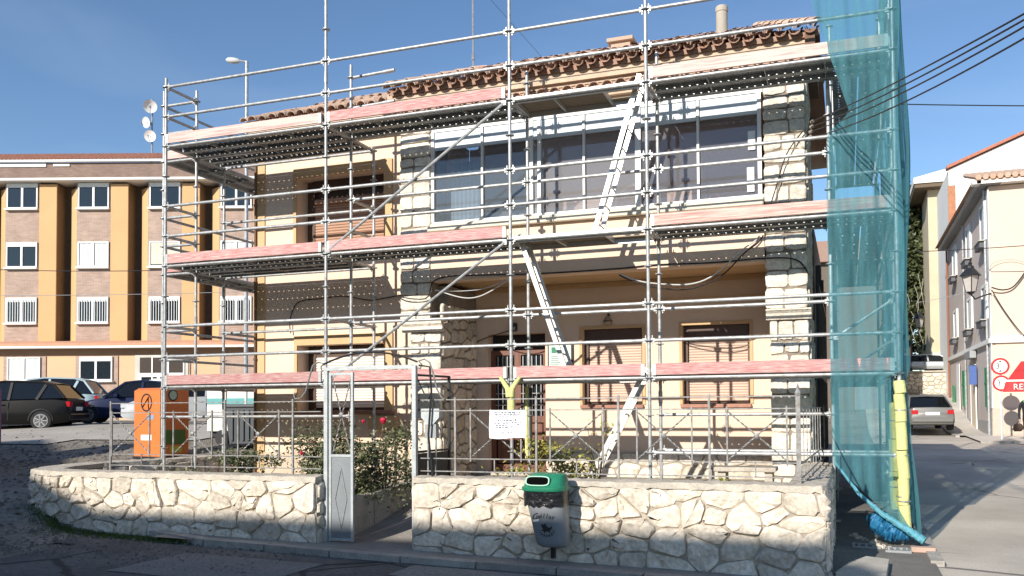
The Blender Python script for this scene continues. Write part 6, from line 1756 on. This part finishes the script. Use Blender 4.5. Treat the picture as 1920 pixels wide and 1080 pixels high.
poly_cable('upper pale cable hanging in a loop under the right half of the gallery', [(7.47,1.03,3.68),(7.67,1.0,3.59),(7.95,1.0,3.51),(8.5,1.0,3.46),(8.88,1.0,3.58),(9.26,1.0,3.9),(9.44,1.02,4.02),(9.51,1.03,4.10)], .010, CABLE_W)
poly_cable('lower dark cable hanging in a loop under the right half of the gallery', [(7.47,1.03,3.66),(7.71,1.0,3.54),(8.03,1.0,3.44),(8.5,1.0,3.39),(8.95,1.0,3.54),(9.30,1.0,3.86),(9.48,1.02,3.99),(9.56,1.03,4.10)], .010)
poly_cable('long black cable stapled along the lower edge of the gallery beam', [(5.73,1.04,3.77),(6.47,1.045,3.755),(7.47,1.045,3.76),(8.03,1.04,3.78),(8.81,1.045,3.76),(9.58,1.02,3.77),(10.0,1.0,3.72),(10.17,1.02,3.5)])
poly_cable('black cable running from the porch wall to the front door head', [(4.35,2.40,2.72),(4.55,2.42,2.85),(4.72,2.42,2.92),(5.2,2.42,3.04)], .008)
poly_cable('thin dark cable climbing over the upper right stone pier', [(9.60,.99,4.3),(9.75,.97,4.75),(9.9,.97,5.2),(10.12,.98,5.5)], .009)
def fpt(u, d, z):
    p = Vector((CAM.x, CAM.y, 0))+_r*u+_f0*d; return (p.x, p.y, z)
cable('thin black wire crossing in front of the apartment block', fpt(-24,31,7.1), fpt(-12.9,29,6.45), .12, .014)
cable('pale thin wire lower across the apartment block', fpt(-24,31,6.0), fpt(-9.5,29.5,5.8), .10, .010, mat('grey_wire', (.3,.3,.3), .7))
cable('single wire from the netting to the right under the sky', (11.45,9.5,8.56), (19,11,8.10), .04, .014)
cable('black wire strung across the side street at the cream house', (13.2,24.2,7.55), (18.5,23.8,7.50), .04, .016)
cable('thin wire low across the side street ending at the corner lantern', (13.2,24.4,5.62), (15.88,25.1,6.22), .05, .010, MATS['grey_wire'])
poly_cable('thick black cable dropping across the peach front of the corner house', [(15.9,25.1,6.15),(16.3,25.2,6.05),(16.7,25.25,6.2),(17.2,25.25,6.9)], .028)
poly_cable('black cable descending from the corner lantern toward the awning', [(15.9,25.1,6.05),(16.3,25.2,5.3),(16.8,25.2,4.5),(17.3,25.2,3.9)], .020)
poly_cable('pale wire looping along the peach house front', [(15.0,25.15,6.9),(15.6,25.15,6.7),(16.0,25.2,7.1),(16.6,25.25,7.2),(17.2,25.25,7.0)], .010, MATS['grey_wire'])
# small insulator cluster at the house corner
ins = thing('cable_bracket', 'cluster of insulators holding the cables at the right house corner', 'bracket', (10.2, .95, 5.5))
part(ins, 'bar', MB().bar((10.16,1.0,5.35), (10.24,.92,5.66), .03, .03), BLACKM)
for i in range(4): part(ins, 'insulator', MB().lathe((10.20+.01*i,.93,5.38+.07*i), [(.012,0),(.028,.01),(.018,.03),(.026,.045),(.01,.055)], 8, (.6,-.8,.1)), mat('insulator', (.30,.25,.2), .3), True)
# dark wooden posts and yard fence in the shade on the right of the house
fn_ = thing('yard_fence', 'dark metal bar fence in the shade behind the right stone pier', 'fence', (10.3, 3.2, .3))
for i in range(9):
    y = 2.8+i*.62
    part(fn_, 'fence_bar', MB().bar((10.22,y,.2), (10.22,y,3.9+.1*(i%3)), .05, .05), BLACKM)
for z in (.8, 2.2, 3.6): part(fn_, 'fence_rail', MB().bar((10.22,2.7,z), (10.22,8.0,z), .04, .06), BLACKM)
an_ = thing('outbuilding', 'low brown outbuilding in the shade on the right side of the house', 'building', (9.9, 6, .3))
part(an_, 'wall', MB().box(8.5, 10.12, 4.5, 9.5, .2, 4.9), mat('brown_wall', (.22,.15,.11), .9, var=.3, scale=2))
part(an_, 'door', MB().box(10.121, 10.16, 5.4, 6.5, .3, 2.5), DARKWOOD)
part(an_, 'chimney_post', MB().box(9.85, 10.1, 4.55, 4.8, 4.901, 5.9), mat('red_brown_brick', (.34,.15,.09), .9, var=.3, scale=8))
# ---------------------------------------------------------------- person at the right edge
def person():
    base = (16.12, 19.9, gz(16.12,19.9)+.03)
    t = thing('person', 'person in a dark jacket with a green strap walking under the red awning', 'person', base)
    bx, by, bz = base
    V = [((0,0,.93),.14),((0,0,1.12),.135),((0,0,1.32),.165),((0,0,1.45),.10),((0,-.01,1.52),.055),((0,-.02,1.62),.088),((0,-.02,1.72),.075),
         ((-.18,0,1.40),.075),((-.26,.03,1.16),.055),((-.27,-.08,.92),.040),((-.27,-.11,.84),.042),
         ((.18,0,1.40),.075),((.25,-.02,1.15),.055),((.22,-.14,.95),.040),((.21,-.17,.88),.042),
         ((-.09,0,.86),.105),((-.10,-.08,.48),.07),((-.10,.04,.09),.048),((-.10,-.10,.04),.045),
         ((.09,0,.86),.105),((.10,.02,.48),.07),((.10,.16,.10),.048),((.10,.03,.05),.045)]
    E = [(0,1),(1,2),(2,3),(3,4),(4,5),(5,6),(3,7),(7,8),(8,9),(9,10),(3,11),(11,12),(12,13),(13,14),(0,15),(15,16),(16,17),(17,18),(0,19),(19,20),(20,21),(21,22)]
    me = bpy.data.meshes.new('body'); me.from_pydata([v for v, _ in V], E, [])
    o = link('body', me, t); ORG[o.name] = ORG[t.name]
    md = o.modifiers.new('skin', 'SKIN'); md.use_smooth_shade = True
    for i, (_, r_) in enumerate(V): me.skin_vertices[0].data[i].radius = (r_*1.12, r_*.85); 
    me.skin_vertices[0].data[0].use_root = True
    sb = o.modifiers.new('sub', 'SUBSURF'); sb.levels = 2; sb.render_levels = 2
    me.materials.append(mat('dark_clothes', (.018,.018,.022), .85, var=.3))
    part(t, 'hair', MB().lathe((bx,by+.01,bz+1.60), [(.085,0),(.105,.05),(.10,.11),(.06,.165),(.01,.18)], 12), mat('brown_hair', (.06,.035,.02), .8), True)
    part(t, 'face', MB().lathe((bx,by-.045,bz+1.55), [(.03,-.01),(.062,.03),(.07,.08),(.055,.12)], 12), mat('skin_tone', (.50,.30,.20), .6), True)
    part(t, 'nose', MB().tube([(bx,by-.10,bz+1.645),(bx,by-.135,bz+1.61)], [.01,.014], 6), MATS['skin_tone'], True)
    part(t, 'jacket', MB().lathe((bx,by,bz+.80), [(.17,0),(.175,.05),(.165,.25),(.19,.48),(.17,.60),(.07,.70)], 16), MATS['dark_clothes'], True)
    part(t, 'green_strap', MB().tube([(bx-.16,by-.10,bz+1.48),(bx-.08,by-.19,bz+1.30),(bx+.03,by-.20,bz+1.12),(bx+.12,by-.19,bz+.98)], .022, 6), mat('strap_green', (.05,.35,.08), .6), True)
    for s, hx, hy, hz in ((-1,-.27,-.11,.84),(1,.21,-.17,.88)):
        mb = MB().tube([(bx+hx,by+hy,bz+hz+.03),(bx+hx,by+hy-.01,bz+hz-.05)], [.030,.036], 8)
        for k in range(4): mb.tube([(bx+hx+s*.001,by+hy-.03+.02*k,bz+hz-.04),(bx+hx,by+hy-.035+.02*k,bz+hz-.09),(bx+hx-.02*s,by+hy-.03+.02*k,bz+hz-.115)], [.009,.009,.007], 5)
        mb.tube([(bx+hx,by+hy-.03,bz+hz),(bx+hx-.01*s,by+hy-.06,bz+hz-.05)], [.011,.008], 5)
        part(t, 'hand', mb, MATS['skin_tone'], True)
    return base
pb_ = person()
bag = thing('handbag', 'brown shaggy bag carried low by the person at the right edge', 'bag', (pb_[0]-.34, pb_[1]-.12, pb_[2]+.42))
rdb = random.Random(6)
part(bag, 'bag_body', leaves(rdb, (pb_[0]-.32, pb_[1]-.12, pb_[2]+.60), .16, .10, .14, 500, .06, 5), mat('brown_fur', (.12,.07,.045), .9, var=.4), kind='stuff')
part(bag, 'bag_core', MB().lathe((pb_[0]-.32,pb_[1]-.12,pb_[2]+.48), [(.08,0),(.14,.06),(.15,.16),(.10,.24)], 12), MATS['brown_fur'], True)
part(bag, 'bag_strap', MB().tube([(pb_[0]-.40,pb_[1]-.12,pb_[2]+.68),(pb_[0]-.29,pb_[1]-.12,pb_[2]+.84),(pb_[0]-.24,pb_[1]-.12,pb_[2]+.68)], .01, 5), BLACKM)
# ---------------------------------------------------------------- houses across the street (behind the camera); their shade falls on the foreground
XW = mat('opposite_render', (.60,.50,.38), .9, var=.1)
OB = thing('opposite_house', 'plain rendered house across the street, out of the picture', 'house', (1, -20, 0))
part(OB, 'wall', MB().box(-3.6, 5.55, -30, -20, -.3, 9.28), XW)
part(OB, 'roof', MB().prism([(-20.0+.0,9.28),(-25,11.0),(-30,9.28)], lambda u, v, t: (t, u, v+.003), -3.6, 5.6), TILE_D)
OB2 = thing('opposite_gable_house', 'gabled rendered house across the street, out of the picture to the left', 'house', (-17, -20, 0))
part(OB2, 'wall', MB().prism([(-3.62,-.3),(-3.62,9.3),(-17.5,14.4),(-34,8.5),(-34,-.3)], lambda u, v, t: (u, t, v), -20, -31), XW)
for par_, xs in ((OB,(-2.2,.6,3.4)),(OB2,(-30,-26,-22,-18,-14,-10,-6.5))):
    for x in xs:
        for z in (1.2,4.0,6.6):
            wn = part(par_, 'window', MB().box(x-.5, x+.5, -19.995, -19.96, z, z+1.3), mat('opposite_glass', (.05,.06,.07), .1))
            part(wn, 'frame', MB().box(x-.6,x-.5,-19.995,-19.93,z-.1,z+1.4).box(x+.5,x+.6,-19.995,-19.93,z-.1,z+1.4).box(x-.5,x+.5,-19.995,-19.93,z+1.3,z+1.4), WHITE)
